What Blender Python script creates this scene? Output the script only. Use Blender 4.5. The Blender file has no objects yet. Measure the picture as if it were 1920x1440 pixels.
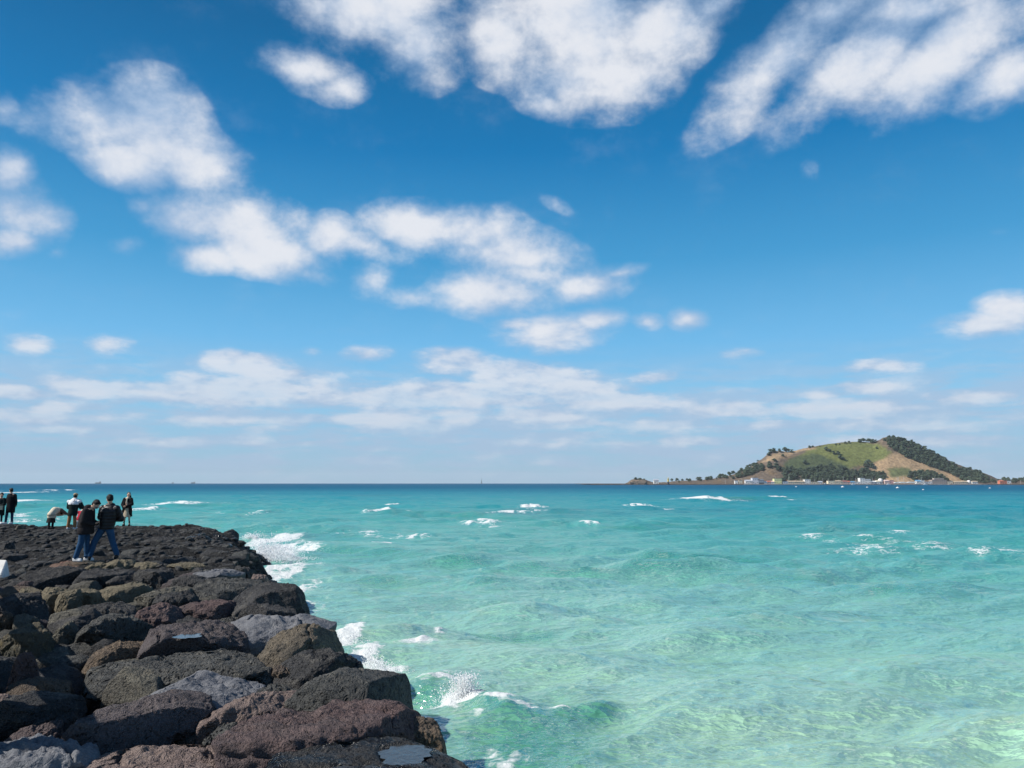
import bpy, math, random
import numpy as np
from mathutils import Vector, Matrix
random.seed(7)
rng = np.random.default_rng(7)
R = math.radians
PI = math.pi
sc = bpy.context.scene
COL = sc.collection

# ------------------------------------------------------------------ camera
CAM_H = 3.7
PITCH = math.atan(186 / 1450.0)
F = 1450.0
cam = bpy.data.cameras.new('camera')
camo = bpy.data.objects.new('camera', cam)
COL.objects.link(camo)
cam.sensor_width = 36
cam.lens = 36 * F / 1920
cam.clip_start = 0.1
cam.clip_end = 60000
camo.location = (0, 0, CAM_H)
camo.rotation_euler = (PI / 2 + PITCH, 0, 0)
sc.camera = camo

# ------------------------------------------------------------------ light
SUN_EL, SUN_AZ = R(41), R(-103)          # azimuth measured from the view direction, negative = left
sc.view_settings.view_transform = 'Standard'
sc.view_settings.look = 'None'
sc.view_settings.exposure = 0.35
sc.view_settings.gamma = 1
sc.view_settings.use_curve_mapping = False
sl = bpy.data.lights.new('sun', 'SUN')
sl.energy = 4.8
sl.angle = R(0.5)
sl.color = (1.0, 0.955, 0.88)
so = bpy.data.objects.new('sun', sl)
COL.objects.link(so)
sd = Vector((math.sin(SUN_AZ) * math.cos(SUN_EL), math.cos(SUN_AZ) * math.cos(SUN_EL), math.sin(SUN_EL)))
so.rotation_euler = sd.to_track_quat('Z', 'Y').to_euler()
so.location = (0, 0, 60)


def ray(px, py):
    xr, yu = (px - 960) / F, (720 - py) / F
    cp, sp = math.cos(PITCH), math.sin(PITCH)
    return np.array([xr, cp - sp * yu, sp + cp * yu])


def at_z(px, py, z):
    d = ray(px, py)
    t = (z - CAM_H) / d[2]
    return np.array([d[0] * t, d[1] * t, z])


def at_y(px, py, y):
    d = ray(px, py)
    t = y / d[1]
    return np.array([d[0] * t, y, CAM_H + d[2] * t])


# ------------------------------------------------------------------ world: sky with clouds
class NT:
    """tiny node-tree helper"""
    def __init__(s, tree):
        s.t = tree; s.n = tree.nodes; s.l = tree.links
    def new(s, kind, **kw):
        n = s.n.new(kind)
        for k, v in kw.items():
            setattr(n, k, v)
        return n
    def put(s, sock, v):
        if v is None: return
        if isinstance(v, bpy.types.NodeSocket): s.l.new(v, sock)
        else:
            try: sock.default_value = v
            except Exception: sock.default_value = (*v, 1.0)
    def math(s, op, a, b=None, c=None, clamp=False):
        n = s.new('ShaderNodeMath', operation=op, use_clamp=clamp)
        s.put(n.inputs[0], a); s.put(n.inputs[1], b); s.put(n.inputs[2], c)
        return n.outputs[0]
    def vec(s, op, a, b=None, c=None):
        n = s.new('ShaderNodeVectorMath', operation=op)
        s.put(n.inputs[0], a); s.put(n.inputs[1], b); s.put(n.inputs[2], c)
        return n.outputs['Value'] if op in ('LENGTH', 'DOT_PRODUCT') else n.outputs[0]
    def rng(s, v, a, b, c=0.0, d=1.0, smooth=True):
        n = s.new('ShaderNodeMapRange', interpolation_type='SMOOTHSTEP' if smooth else 'LINEAR')
        s.put(n.inputs['Value'], v)
        for k, x in zip(('From Min', 'From Max', 'To Min', 'To Max'), (a, b, c, d)): s.put(n.inputs[k], x)
        return n.outputs[0]
    def noise(s, v, scale, detail=3, rough=.5, dist=0.0, out=0, typ=None):
        n = s.new('ShaderNodeTexNoise')
        if typ: n.noise_type = typ
        s.put(n.inputs['Vector'], v)
        n.inputs['Scale'].default_value = scale; n.inputs['Detail'].default_value = detail
        n.inputs['Roughness'].default_value = rough; n.inputs['Distortion'].default_value = dist
        return n.outputs[out]
    def voro(s, v, scale, feature='F1', out='Distance', rand=1.0):
        n = s.new('ShaderNodeTexVoronoi', feature=feature)
        s.put(n.inputs['Vector'], v)
        n.inputs['Scale'].default_value = scale; n.inputs['Randomness'].default_value = rand
        return n.outputs[out]
    def mix(s, f, a, b, blend='MIX'):
        n = s.new('ShaderNodeMix', data_type='RGBA', blend_type=blend)
        s.put(n.inputs[0], f); s.put(n.inputs[6], a); s.put(n.inputs[7], b)
        return n.outputs[2]
    def ramp(s, v, stops, interp='LINEAR'):
        n = s.new('ShaderNodeValToRGB'); s.put(n.inputs[0], v)
        r = n.color_ramp; r.interpolation = interp
        while len(r.elements) < len(stops): r.elements.new(1)
        for e, (p, c) in zip(r.elements, stops):
            e.position = p; e.color = (*c, 1) if len(c) == 3 else c
        return n.outputs[0]
    def mapping(s, v, loc=(0, 0, 0), rot=(0, 0, 0), scale=(1, 1, 1), typ='POINT'):
        n = s.new('ShaderNodeMapping', vector_type=typ)
        s.put(n.inputs[0], v)
        n.inputs[1].default_value = loc; n.inputs[2].default_value = rot; n.inputs[3].default_value = scale
        return n.outputs[0]
    def comb(s, x, y, z=0.0):
        n = s.new('ShaderNodeCombineXYZ'); s.put(n.inputs[0], x); s.put(n.inputs[1], y); s.put(n.inputs[2], z)
        return n.outputs[0]
    def sep(s, v):
        n = s.new('ShaderNodeSeparateXYZ'); s.put(n.inputs[0], v); return n.outputs


def s2l(r, g, b):
    f = lambda c: (c / 255 / 12.92) if c / 255 <= .04045 else ((c / 255 + .055) / 1.055) ** 2.4
    return (f(r), f(g), f(b))


CLOUDS = [  # px cx, cy, rx, ry, angle (deg, + = clockwise on the photo), weight
 (1080,50,215,130,0,1.5),(1120,150,150,85,0,1.5),(945,70,80,90,0,1.0),(1240,45,140,95,-25,1.2),(1340,5,110,50,-25,.9),(1030,190,60,40,0,.7),
 (1440,120,210,62,-48,1.0),(1380,190,90,60,-40,.8),(1620,110,240,75,-42,1.05),(1540,190,110,50,-30,.7),(1780,90,260,85,-38,1.1),(1885,150,110,62,-20,1.1),
 (1740,10,230,60,-10,.9),(1700,170,110,40,-10,.6),(1560,20,140,60,-30,.8),
 (700,20,190,90,10,1.2),(790,85,95,85,0,1.1),(600,5,100,42,10,.9),(740,130,60,36,30,.5),
 (575,130,120,46,15,.75),(640,165,60,36,0,.8),(530,115,50,30,0,.4),
 (205,225,135,75,5,1.25),(290,225,125,85,15,1.0),(330,285,160,72,22,1.2),(240,305,110,55,15,1.1),(410,320,105,48,38,.8),(455,345,50,22,35,.4),(170,185,60,36,0,.35),(270,180,60,34,10,.5),
 (15,330,60,55,20,1.0),(40,400,95,68,10,1.35),(20,452,70,34,0,1.0),(105,472,26,18,0,.4),(8,200,40,40,0,.4),(60,240,50,28,20,.35),
 (268,388,42,24,20,.55),(245,456,44,26,0,.55),(350,415,90,60,10,1.15),(440,420,160,68,8,1.35),(490,472,150,48,12,1.2),(585,515,70,24,15,.6),(390,478,100,34,5,.9),
 (622,452,56,50,0,1.1),(690,462,90,34,10,.8),(790,425,110,50,5,1.2),(885,430,115,52,8,1.1),(935,402,42,24,0,.6),(965,475,150,56,10,1.15),(1040,480,80,40,20,.8),
 (700,525,50,40,-10,.6),(775,558,90,24,5,.55),(935,548,125,52,5,1.3),(1095,535,95,42,-8,1.15),(1160,512,62,18,-12,.75),(1000,515,150,40,5,.9),
 (975,610,60,18,0,.8),(1045,622,110,38,-3,1.2),(1110,603,66,28,0,1.0),(1215,606,34,17,0,.5),(1292,600,42,24,0,.7),
 (1860,603,130,28,-6,.9),(1885,580,70,34,0,1.0),(1515,325,28,24,-20,.32),(1040,385,36,16,20,.38),(1865,435,42,18,-15,.4),
 (52,648,50,20,4,.8),(205,643,46,21,0,.7),(452,681,92,25,2,1.2),(690,668,54,20,0,.65),(585,660,24,12,0,.5),(855,676,78,26,3,1.2),(1222,708,50,15,-3,.7),
 (1390,663,48,12,0,.45),(1655,688,76,16,0,.7),(1635,728,72,16,0,.75),(1540,741,40,9,0,.5),(1300,680,20,8,0,.0),
 (150,724,90,18,4,.95),(25,736,80,18,3,.9),(300,730,120,20,2,.9),(430,732,180,32,2,1.1),(545,718,110,30,3,1.0),(600,745,90,20,0,.8),
 (800,738,190,28,-2,1.1),(1000,712,150,36,6,1.25),(1085,722,80,24,5,.9),(900,748,220,22,0,.9),(1140,750,160,20,2,1.1),(735,745,100,18,0,.7),(940,688,60,14,0,.5),
 (100,766,46,20,0,.9),(60,782,120,17,0,.8),(200,782,110,13,0,.6),(420,790,150,14,0,.6),(700,785,130,16,0,.85),(855,782,44,17,0,.9),(1000,780,90,18,0,.9),
 (1380,768,100,18,0,.95),(1560,768,120,18,0,.9),(1655,764,80,14,0,.7),(1830,746,100,15,0,.8),(1720,800,210,15,0,.6),
 (90,805,90,10,0,.7),(400,828,260,11,0,.45),(1200,800,260,14,0,.5),(1100,830,300,12,0,.4),(1740,825,260,14,0,.5),(1450,797,80,9,0,.5),
]


def build_world():
    w = bpy.data.worlds.new('World'); sc.world = w; w.use_nodes = True
    t = NT(w.node_tree); t.n.clear()
    out = t.new('ShaderNodeOutputWorld'); bg = t.new('ShaderNodeBackground')
    t.l.new(bg.outputs[0], out.inputs[0]); bg.inputs[1].default_value = 0.1
    sky = t.new('ShaderNodeTexSky'); sky.sky_type = 'NISHITA'; sky.sun_disc = False
    sky.sun_elevation = SUN_EL; sky.sun_rotation = SUN_AZ
    tc = t.new('ShaderNodeTexCoord').outputs['Generated']
    x, y, z = t.sep(tc)
    az = t.math('MULTIPLY', t.math('ARCTAN2', x, y), 180 / PI)
    el = t.math('MULTIPLY', t.math('ARCSINE', z), 180 / PI)
    e01 = t.math('DIVIDE', el, 60.0, clamp=True)
    k = 10.0 / 2 ** .35
    c = lambda r, g, b: tuple(v * k for v in s2l(r, g, b))
    st = [(0.0, c(158, 196, 220)), (.035, c(152, 196, 224)), (.10, c(138, 199, 237)), (.17, c(110, 186, 236)), (.27, c(64, 156, 212)), (.40, c(8, 121, 184)), (.52, c(0, 100, 157)), (.75, c(0, 84, 142)), (1, c(0, 72, 130))]
    ramp = t.ramp(e01, [(p, tuple(v / 10 for v in cc)) for p, cc in st])
    ramp = t.vec('SCALE', ramp); ramp.node.inputs['Scale'].default_value = 10
    base = t.mix(.95, sky.outputs[0], ramp)
    # ---- clouds: blobs in azimuth/elevation, edges worked over with noise
    p0 = t.comb(az, el, 0.0)
    P1 = t.vec('MULTIPLY', tc, (7.0, 7.0, 9.5)); P2 = t.vec('MULTIPLY', tc, (15.0, 15.0, 40.0))
    lowk = t.rng(el, 15, 7)
    def two(sc_, det, ro, off=None):
        A_, B_ = (P1, P2) if off is None else (t.vec('ADD', P1, off), t.vec('ADD', P2, off))
        a_, b_ = t.noise(A_, sc_, det, ro), t.noise(B_, sc_, det, ro)
        return t.math('ADD', t.math('MULTIPLY', a_, t.math('SUBTRACT', 1.0, lowk)), t.math('MULTIPLY', b_, lowk))
    w1 = t.noise(P1, 1.1, 3, .55, 0, 1)
    w1 = t.vec('SUBTRACT', w1, (.5, .5, .5))
    amp = t.math('MULTIPLY', t.math('ADD', t.math('MAXIMUM', el, 0.0), 4.0), .055)
    wn = t.new('ShaderNodeVectorMath', operation='SCALE'); t.l.new(w1, wn.inputs[0]); t.l.new(amp, wn.inputs['Scale'])
    p = t.vec('ADD', p0, wn.outputs[0])
    acc = None
    for (cx, cy, rx, ry, an, wt) in CLOUDS:
        if wt <= 0: continue
        wt = min(wt, 1.0 + .25 * (wt - 1.0))
        d = ray(cx, cy); d /= np.linalg.norm(d)
        a0, e0 = math.degrees(math.atan2(d[0], d[1])), math.degrees(math.asin(d[2]))
        def loc(dx, dy):
            q = ray(cx + dx, cy + dy); q /= np.linalg.norm(q)
            return np.array([math.degrees(math.atan2(q[0], q[1])) - a0, math.degrees(math.asin(q[2])) - e0])
        ca, sa = math.cos(R(an)), math.sin(R(an))
        u = loc(20 * ca, 20 * sa) / 20; v = loc(20 * sa, -20 * ca) / 20
        ang = math.atan2(u[1], u[0])
        m = t.mapping(p, (a0, e0, 0), (0, 0, ang), (np.linalg.norm(u) * rx * 1.30, np.linalg.norm(v) * ry * 1.34, 1), 'TEXTURE')
        g = t.new('ShaderNodeTexGradient', gradient_type='SPHERICAL'); t.l.new(m, g.inputs[0])
        gw = t.math('MULTIPLY', g.outputs['Fac'], wt * 1.35)
        if acc is None: acc = gw
        else:
            mxn = t.new('ShaderNodeMath', operation='SMOOTH_MAX'); t.l.new(acc, mxn.inputs[0]); t.l.new(gw, mxn.inputs[1]); mxn.inputs[2].default_value = .16; acc = mxn.outputs[0]
    # clouds carry on outside the frame in the same broken pattern
    gen = t.noise(P1, .45, 2, .5)
    outside = t.math('MAXIMUM', t.rng(t.math('ABSOLUTE', az), 34, 46), t.rng(el, 37, 46))
    acc = t.math('ADD', acc, t.math('MULTIPLY', outside, t.rng(gen, .5, .75, 0, 1.2, False)))
    n2 = two(1.35, 8, .63)
    n3 = t.noise(t.vec('MULTIPLY', tc, (7.0, 7.0, 46.0)), 1.5, 6, .62)
    er = t.math('SUBTRACT', n2, .5)
    boost = t.rng(el, 14, 5, 1.0, 1.5)
    dens = t.math('MULTIPLY_ADD', er, 1.9, t.math('MULTIPLY', t.math('MINIMUM', t.math('MULTIPLY', acc, boost), 1.15), .92))
    dens = t.math('MULTIPLY', dens, t.rng(acc, .05, .22))
    # thin stratified veil over the lowest ten degrees
    veil = t.math('MULTIPLY', t.math('MULTIPLY', t.rng(el, 10.5, 5.0), t.rng(el, .0, 1.8, .4, 1)), t.rng(n3, .36, .58, 0, .70))
    alpha = t.rng(dens, .06, 1.02)
    lowfade = t.rng(el, 1.0, 11.0, .50, .97, False)
    alpha = t.math('MULTIPLY', alpha, lowfade)
    alpha = t.math('SUBTRACT', 1.0, t.math('MULTIPLY', t.math('SUBTRACT', 1.0, alpha), t.math('SUBTRACT', 1.0, veil)))
    soft = two(.8, 5, .55)
    relief = t.math('SUBTRACT', two(1.35, 5, .6), two(1.35, 5, .6, (-.16, -.02, .22)))
    dens_l = t.math('MULTIPLY_ADD', relief, 1.7, dens)
    bright = t.rng(t.math('MULTIPLY_ADD', t.math('SUBTRACT', soft, .5), 1.8, t.math('MULTIPLY', t.math('MINIMUM', dens_l, 1.5), .60)), -.05, .85)
    ccol = t.mix(bright, (*[v * k for v in s2l(168, 192, 222)], 1), (*[v * k for v in s2l(232, 235, 242)], 1))
    low = t.rng(el, 12, 3)
    ccol = t.mix(t.math('MULTIPLY', low, .45), ccol, (*[v * k for v in s2l(176, 196, 220)], 1))
    col = t.mix(alpha, base, ccol)
    t.l.new(col, bg.inputs[0])
    w.cycles.sampling_method = 'MANUAL'; w.cycles.sample_map_resolution = 512


build_world()

# ------------------------------------------------------------------ helpers
def tag(o, label=None, cat=None, group=None, kind=None):
    if label: o['label'] = label
    if cat: o['category'] = cat
    if group: o['group'] = group
    if kind: o['kind'] = kind
    return o


def link(name, me, mat=None, parent=None):
    o = bpy.data.objects.new(name, me); COL.objects.link(o)
    if mat is not None and me is not None and not me.materials: me.materials.append(mat)
    if parent is not None: o.parent = parent
    return o


def mesh_np(name, V, Fc, smooth=True, mat=None):
    """V (n,3), Fc (m,3|4) int arrays or list of tuples"""
    me = bpy.data.meshes.new(name)
    V = np.asarray(V, dtype=np.float32)
    if isinstance(Fc, np.ndarray):
        m, k = Fc.shape
        me.vertices.add(len(V)); me.vertices.foreach_set('co', V.ravel())
        me.loops.add(m * k); me.loops.foreach_set('vertex_index', Fc.astype(np.int32).ravel())
        me.polygons.add(m)
        me.polygons.foreach_set('loop_start', np.arange(0, m * k, k, dtype=np.int32))
        me.polygons.foreach_set('loop_total', np.full(m, k, dtype=np.int32))
        me.update(calc_edges=True)
    else:
        me.from_pydata([tuple(v) for v in V], [], Fc); me.update()
    if smooth: me.polygons.foreach_set('use_smooth', np.ones(len(me.polygons), dtype=bool))
    if mat: me.materials.append(mat)
    return me


def empty(name, loc=(0, 0, 0), rz=0):
    o = bpy.data.objects.new(name, None); COL.objects.link(o)
    o.empty_display_size = .2
    o.location = loc; o.rotation_euler = (0, 0, rz)
    return o


_perm = np.random.default_rng(3).permutation(256)
_perm = np.concatenate([_perm, _perm, _perm])
_g = np.random.default_rng(4).normal(size=(256, 3)); _g /= np.linalg.norm(_g, axis=1)[:, None]


def perlin(P):
    P = np.asarray(P, dtype=np.float64)
    I = np.floor(P).astype(int); f = P - I; I &= 255
    u = f * f * f * (f * (f * 6 - 15) + 10)
    def gr(dx, dy, dz):
        h = _perm[_perm[_perm[(I[:, 0] + dx) & 255] + ((I[:, 1] + dy) & 255)] + ((I[:, 2] + dz) & 255)]
        g = _g[h]
        return g[:, 0] * (f[:, 0] - dx) + g[:, 1] * (f[:, 1] - dy) + g[:, 2] * (f[:, 2] - dz)
    def L(a, b, t): return a + (b - a) * t
    x0 = L(L(gr(0, 0, 0), gr(1, 0, 0), u[:, 0]), L(gr(0, 1, 0), gr(1, 1, 0), u[:, 0]), u[:, 1])
    x1 = L(L(gr(0, 0, 1), gr(1, 0, 1), u[:, 0]), L(gr(0, 1, 1), gr(1, 1, 1), u[:, 0]), u[:, 1])
    return L(x0, x1, u[:, 2]) * 1.5


def fbm(P, o=4, g=.5, ridged=False):
    r = 0; a = 1; P = np.array(P, dtype=float)
    for i in range(o):
        n = perlin(P + i * 17.3)
        r = r + a * ((1 - 2 * np.abs(n)) if ridged else n)
        a *= g; P = P * 2.03
    return r


_ico = {}
def ico(n):
    if n in _ico: return _ico[n]
    t = (1 + 5 ** .5) / 2
    V = [(-1, t, 0), (1, t, 0), (-1, -t, 0), (1, -t, 0), (0, -1, t), (0, 1, t), (0, -1, -t), (0, 1, -t), (t, 0, -1), (t, 0, 1), (-t, 0, -1), (-t, 0, 1)]
    V = np.array(V, float); V /= np.linalg.norm(V, axis=1)[:, None]
    Fc = np.array([(0, 11, 5), (0, 5, 1), (0, 1, 7), (0, 7, 10), (0, 10, 11), (1, 5, 9), (5, 11, 4), (11, 10, 2), (10, 7, 6), (7, 1, 8), (3, 9, 4), (3, 4, 2), (3, 2, 6), (3, 6, 8), (3, 8, 9), (4, 9, 5), (2, 4, 11), (6, 2, 10), (8, 6, 7), (9, 8, 1)])
    for _ in range(n):
        E = np.sort(np.concatenate([Fc[:, [0, 1]], Fc[:, [1, 2]], Fc[:, [2, 0]]]), axis=1)
        U, inv = np.unique(E, axis=0, return_inverse=True); inv = inv.ravel()
        M = V[U[:, 0]] + V[U[:, 1]]; M /= np.linalg.norm(M, axis=1)[:, None]
        k = len(Fc); a, b, c = inv[:k] + len(V), inv[k:2 * k] + len(V), inv[2 * k:] + len(V)
        Fc = np.concatenate([np.stack([Fc[:, 0], a, c], 1), np.stack([Fc[:, 1], b, a], 1), np.stack([Fc[:, 2], c, b], 1), np.stack([a, b, c], 1)])
        V = np.concatenate([V, M])
    _ico[n] = (V, Fc)
    return _ico[n]


# ------------------------------------------------------------------ materials
def new_mat(name):
    m = bpy.data.materials.new(name); m.use_nodes = True
    t = NT(m.node_tree); b = t.n['Principled BSDF']
    return m, t, b


def plain(name, col, rough=.6, metal=0.0, var=.12, scale=6.0, bump=0.0, spec=.5):
    m, t, b = new_mat(name)
    tc = t.new('ShaderNodeTexCoord').outputs['Object']
    n = t.noise(tc, scale, 4, .6)
    c = t.mix(t.rng(n, .3, .7), tuple(v * (1 - var) for v in col), tuple(min(1, v * (1 + var)) for v in col))
    t.l.new(c, b.inputs['Base Color']); b.inputs['Roughness'].default_value = rough
    b.inputs['Metallic'].default_value = metal; b.inputs['Specular IOR Level'].default_value = spec
    if bump:
        bp = t.new('ShaderNodeBump'); bp.inputs['Strength'].default_value = bump; bp.inputs['Distance'].default_value = .02
        t.l.new(t.noise(tc, scale * 5, 5, .65), bp.inputs['Height']); t.l.new(bp.outputs[0], b.inputs['Normal'])
    return m


def rock_mat(name, ca, cb, cc, rough=.85, pit=1.0, pscale=22.0, wet=0.0, speck=.0, bump=1.0):
    m, t, b = new_mat(name)
    tc = t.new('ShaderNodeTexCoord').outputs['Object']
    oi = t.new('ShaderNodeObjectInfo').outputs['Random']
    P = t.vec('ADD', tc, t.comb(t.math('MULTIPLY', oi, 37.0), t.math('MULTIPLY', oi, 11.0), 0.0))
    big = t.noise(P, 1.3, 4, .6, .4)
    mid = t.noise(P, 6.0, 5, .65)
    fine = t.noise(P, 60.0, 4, .7)
    col = t.mix(t.rng(big, .36, .66), ca, cb)
    col = t.mix(t.rng(mid, .50, .72), col, cc)
    col = t.mix(t.math('MULTIPLY', t.rng(fine, .35, .7), .5), col, tuple(v * .45 for v in ca))
    # pits: the vesicles of lava rock
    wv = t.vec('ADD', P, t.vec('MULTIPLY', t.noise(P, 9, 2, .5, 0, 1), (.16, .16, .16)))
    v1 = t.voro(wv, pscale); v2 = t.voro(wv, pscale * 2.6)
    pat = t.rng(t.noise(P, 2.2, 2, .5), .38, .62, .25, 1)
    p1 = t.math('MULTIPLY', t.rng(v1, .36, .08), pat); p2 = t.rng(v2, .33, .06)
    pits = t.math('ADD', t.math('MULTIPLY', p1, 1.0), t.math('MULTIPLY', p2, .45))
    if speck > 0:
        sp = t.rng(t.noise(P, 130.0, 2, .6), .68, .78)
        col = t.mix(t.math('MULTIPLY', sp, speck), col, (.55, .52, .47, 1))
    t.l.new(col, b.inputs['Base Color'])
    cr = t.math('ABSOLUTE', t.math('SUBTRACT', t.noise(P, 2.2, 5, .55, .6), .5))
    crack = t.rng(cr, .022, .0)
    h = t.math('MULTIPLY_ADD', pits, -.052 * pit, t.math('MULTIPLY', mid, .10))
    h = t.math('MULTIPLY_ADD', fine, .022, h)
    h = t.math('MULTIPLY_ADD', crack, -.018, h)
    h = t.math('MULTIPLY_ADD', t.noise(P, 20.0, 4, .7), .06, h)
    col2 = t.mix(t.math('MULTIPLY', pits, .55 * min(pit, 1.4)), col, tuple(v * .3 for v in ca)); t.l.new(col2, b.inputs['Base Color'])
    bp = t.new('ShaderNodeBump'); bp.inputs['Strength'].default_value = bump; bp.inputs['Distance'].default_value = 1.0
    t.l.new(h, bp.inputs['Height']); t.l.new(bp.outputs[0], b.inputs['Normal'])
    ro = t.rng(t.noise(P, 3.0, 3, .5), .42, .6, rough - .62 * wet, rough)
    t.l.new(ro, b.inputs['Roughness']); b.inputs['Specular IOR Level'].default_value = .14 + .4 * wet
    return m


M = {}
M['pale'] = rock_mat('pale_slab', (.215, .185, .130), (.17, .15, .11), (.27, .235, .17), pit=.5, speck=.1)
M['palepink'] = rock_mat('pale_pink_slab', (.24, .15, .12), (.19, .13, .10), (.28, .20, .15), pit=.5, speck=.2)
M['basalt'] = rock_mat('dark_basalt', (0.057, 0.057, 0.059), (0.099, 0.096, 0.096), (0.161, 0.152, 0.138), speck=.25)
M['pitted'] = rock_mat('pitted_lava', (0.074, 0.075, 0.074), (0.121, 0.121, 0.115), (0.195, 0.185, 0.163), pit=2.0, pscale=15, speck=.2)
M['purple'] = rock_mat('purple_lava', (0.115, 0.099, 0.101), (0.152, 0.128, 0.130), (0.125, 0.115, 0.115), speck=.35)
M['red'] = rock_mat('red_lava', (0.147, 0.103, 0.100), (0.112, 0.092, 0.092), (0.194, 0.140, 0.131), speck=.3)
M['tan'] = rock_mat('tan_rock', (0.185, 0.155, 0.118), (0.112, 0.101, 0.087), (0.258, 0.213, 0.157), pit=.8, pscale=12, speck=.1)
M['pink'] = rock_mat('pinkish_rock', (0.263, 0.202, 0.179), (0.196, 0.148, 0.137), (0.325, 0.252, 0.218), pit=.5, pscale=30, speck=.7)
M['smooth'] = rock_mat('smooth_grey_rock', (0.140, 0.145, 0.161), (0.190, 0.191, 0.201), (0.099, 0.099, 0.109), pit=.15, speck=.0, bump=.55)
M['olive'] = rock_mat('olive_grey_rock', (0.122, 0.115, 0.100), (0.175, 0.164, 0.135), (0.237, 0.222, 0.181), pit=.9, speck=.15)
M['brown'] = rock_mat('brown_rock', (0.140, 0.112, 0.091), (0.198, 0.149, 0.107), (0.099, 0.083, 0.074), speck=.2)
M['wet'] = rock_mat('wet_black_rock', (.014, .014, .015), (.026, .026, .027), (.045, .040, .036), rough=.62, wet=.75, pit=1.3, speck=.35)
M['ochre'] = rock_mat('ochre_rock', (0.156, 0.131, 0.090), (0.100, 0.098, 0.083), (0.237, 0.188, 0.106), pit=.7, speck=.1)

# ------------------------------------------------------------------ rocks
def rock_verts(seed, sub, npl=13, p=11.0, flat=.72, rough=1.0, jit=.28):
    """rounded polyhedron, unit half extents"""
    r = np.random.default_rng(seed)
    D, Fc = ico(sub)
    N = r.normal(size=(npl, 3)); N /= np.linalg.norm(N, axis=1)[:, None]
    dd = r.uniform(1 - jit, 1.08, npl)
    N = np.vstack([N, [[0, 0, 1], [0, 0, -1], [.95, .1, .2], [-.95, .2, .1], [.1, -.97, .1], [0, .97, .2]]])
    tl = r.normal(size=2) * .10
    N[npl, :2] = tl; N /= np.linalg.norm(N, axis=1)[:, None]
    dd = np.concatenate([dd, [flat, .8, .92, .92, .92, .92]])
    q = np.clip(D @ N.T, 1e-4, None) / dd[None, :]
    rad = (q ** p).sum(1) ** (-1 / p)
    V = D * rad[:, None]
    mx = V.max(0); mn = V.min(0)
    V = (V - (mx + mn) / 2) / ((mx - mn) / 2)
    return V, Fc, D


def sculpt(V, D, dims, seed, amt=1.0, size=1.0):
    """scale to half extents and roughen along the outward direction"""
    V = V * np.array(dims)
    s = seed * 1.37 % 91
    nrm = V / (np.array(dims) ** 2); nrm /= np.linalg.norm(nrm, axis=1)[:, None] + 1e-9
    m = min(dims)
    P = V / size
    d = (.16 * perlin(P * 1.1 + s) + .085 * fbm(P * 2.6 + s, 3, .5)) * m * 1.0
    d += (.028 * fbm(P * 7.0 + s + 9, 3, .6)) * size
    ch = fbm(P * 1.7 + s + 33, 2)                       # chipped hollows
    d -= .16 * m * np.clip(ch - .30, 0, 1) * 1.3
    cr = np.abs(perlin(P * 1.5 + s + 50))
    d -= .035 * size * np.exp(-(cr / .035) ** 2)
    d += .015 * perlin(V * 17 + s) + .010 * perlin(V * 36 + s)
    V = V + nrm * (d * amt)[:, None]
    # fracture faces: slices knocked off the body
    g = np.random.default_rng(seed + 900); dm = np.array(dims)
    for i in range(int(11 * amt)):
        n_ = g.normal(size=3); n_[2] = abs(n_[2]) * .8; n_ /= np.linalg.norm(n_)
        U = V / dm; e_ = U @ n_
        lim = np.percentile(e_, 100) * g.uniform(.74, .92)
        over = np.clip(e_ - lim, 0, None) * .9
        V = V - (over[:, None] * n_) * dm
    d2 = .020 * size * fbm(V / size * 5.0 + s + 70, 3, .6) + .010 * perlin(V * 30 + s)
    return V + nrm * (d2 * amt)[:, None]


GROUND_Z = 1.42
EY = np.array([0, 2, 6.07, 7.5, 9.3, 10.3, 12.2, 16.6, 20, 25, 30, 36, 39, 44])
EX = np.array([1.2, .6, -.45, -1.1, -1.85, -2.4, -3.3, -5.3, -6.6, -7.4, -8.4, -9.7, -11.6, -17])


def shelf_h(x, y):
    x = np.asarray(x, float); y = np.asarray(y, float)
    P = np.stack([x, y, x * 0], -1).reshape(-1, 3)
    ex = np.interp(y, EY, EX)
    s = ex - x + .25 * perlin(P * .9).reshape(x.shape)
    far = np.clip((y - 17) / 5, 0, 1)
    base = .95 * (1 - far) + 1.50 * far
    bump = fbm(P * np.array([.55, .8, 1]), 4, .55).reshape(x.shape) * (.06 + .15 * far)
    bill = (.07 * far * (1 - np.abs(perlin(P * 2.1)) * 2.2).reshape(x.shape)) + .03 * fbm(P * 5.1, 2).reshape(x.shape)
    z = base + bump + bill
    tip = np.clip((y - 24) / 8, 0, 1)
    w = .9 + 3.6 * tip                         # slope width inboard of the edge
    k = np.clip((s + 1.6) / (w + 1.6), 0, 1); k = k * k * (3 - 2 * k)
    z = -1.4 + (z + 1.4) * k
    yf = 39.6 + .8 * np.sin(x * .5) + .5 * perlin(P * .7 + 5).reshape(x.shape)
    kf = np.clip((yf + 2.2 - y) / 2.6, 0, 1); kf = kf * kf * (3 - 2 * kf)
    return -1.4 + (z + 1.4) * kf


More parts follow.
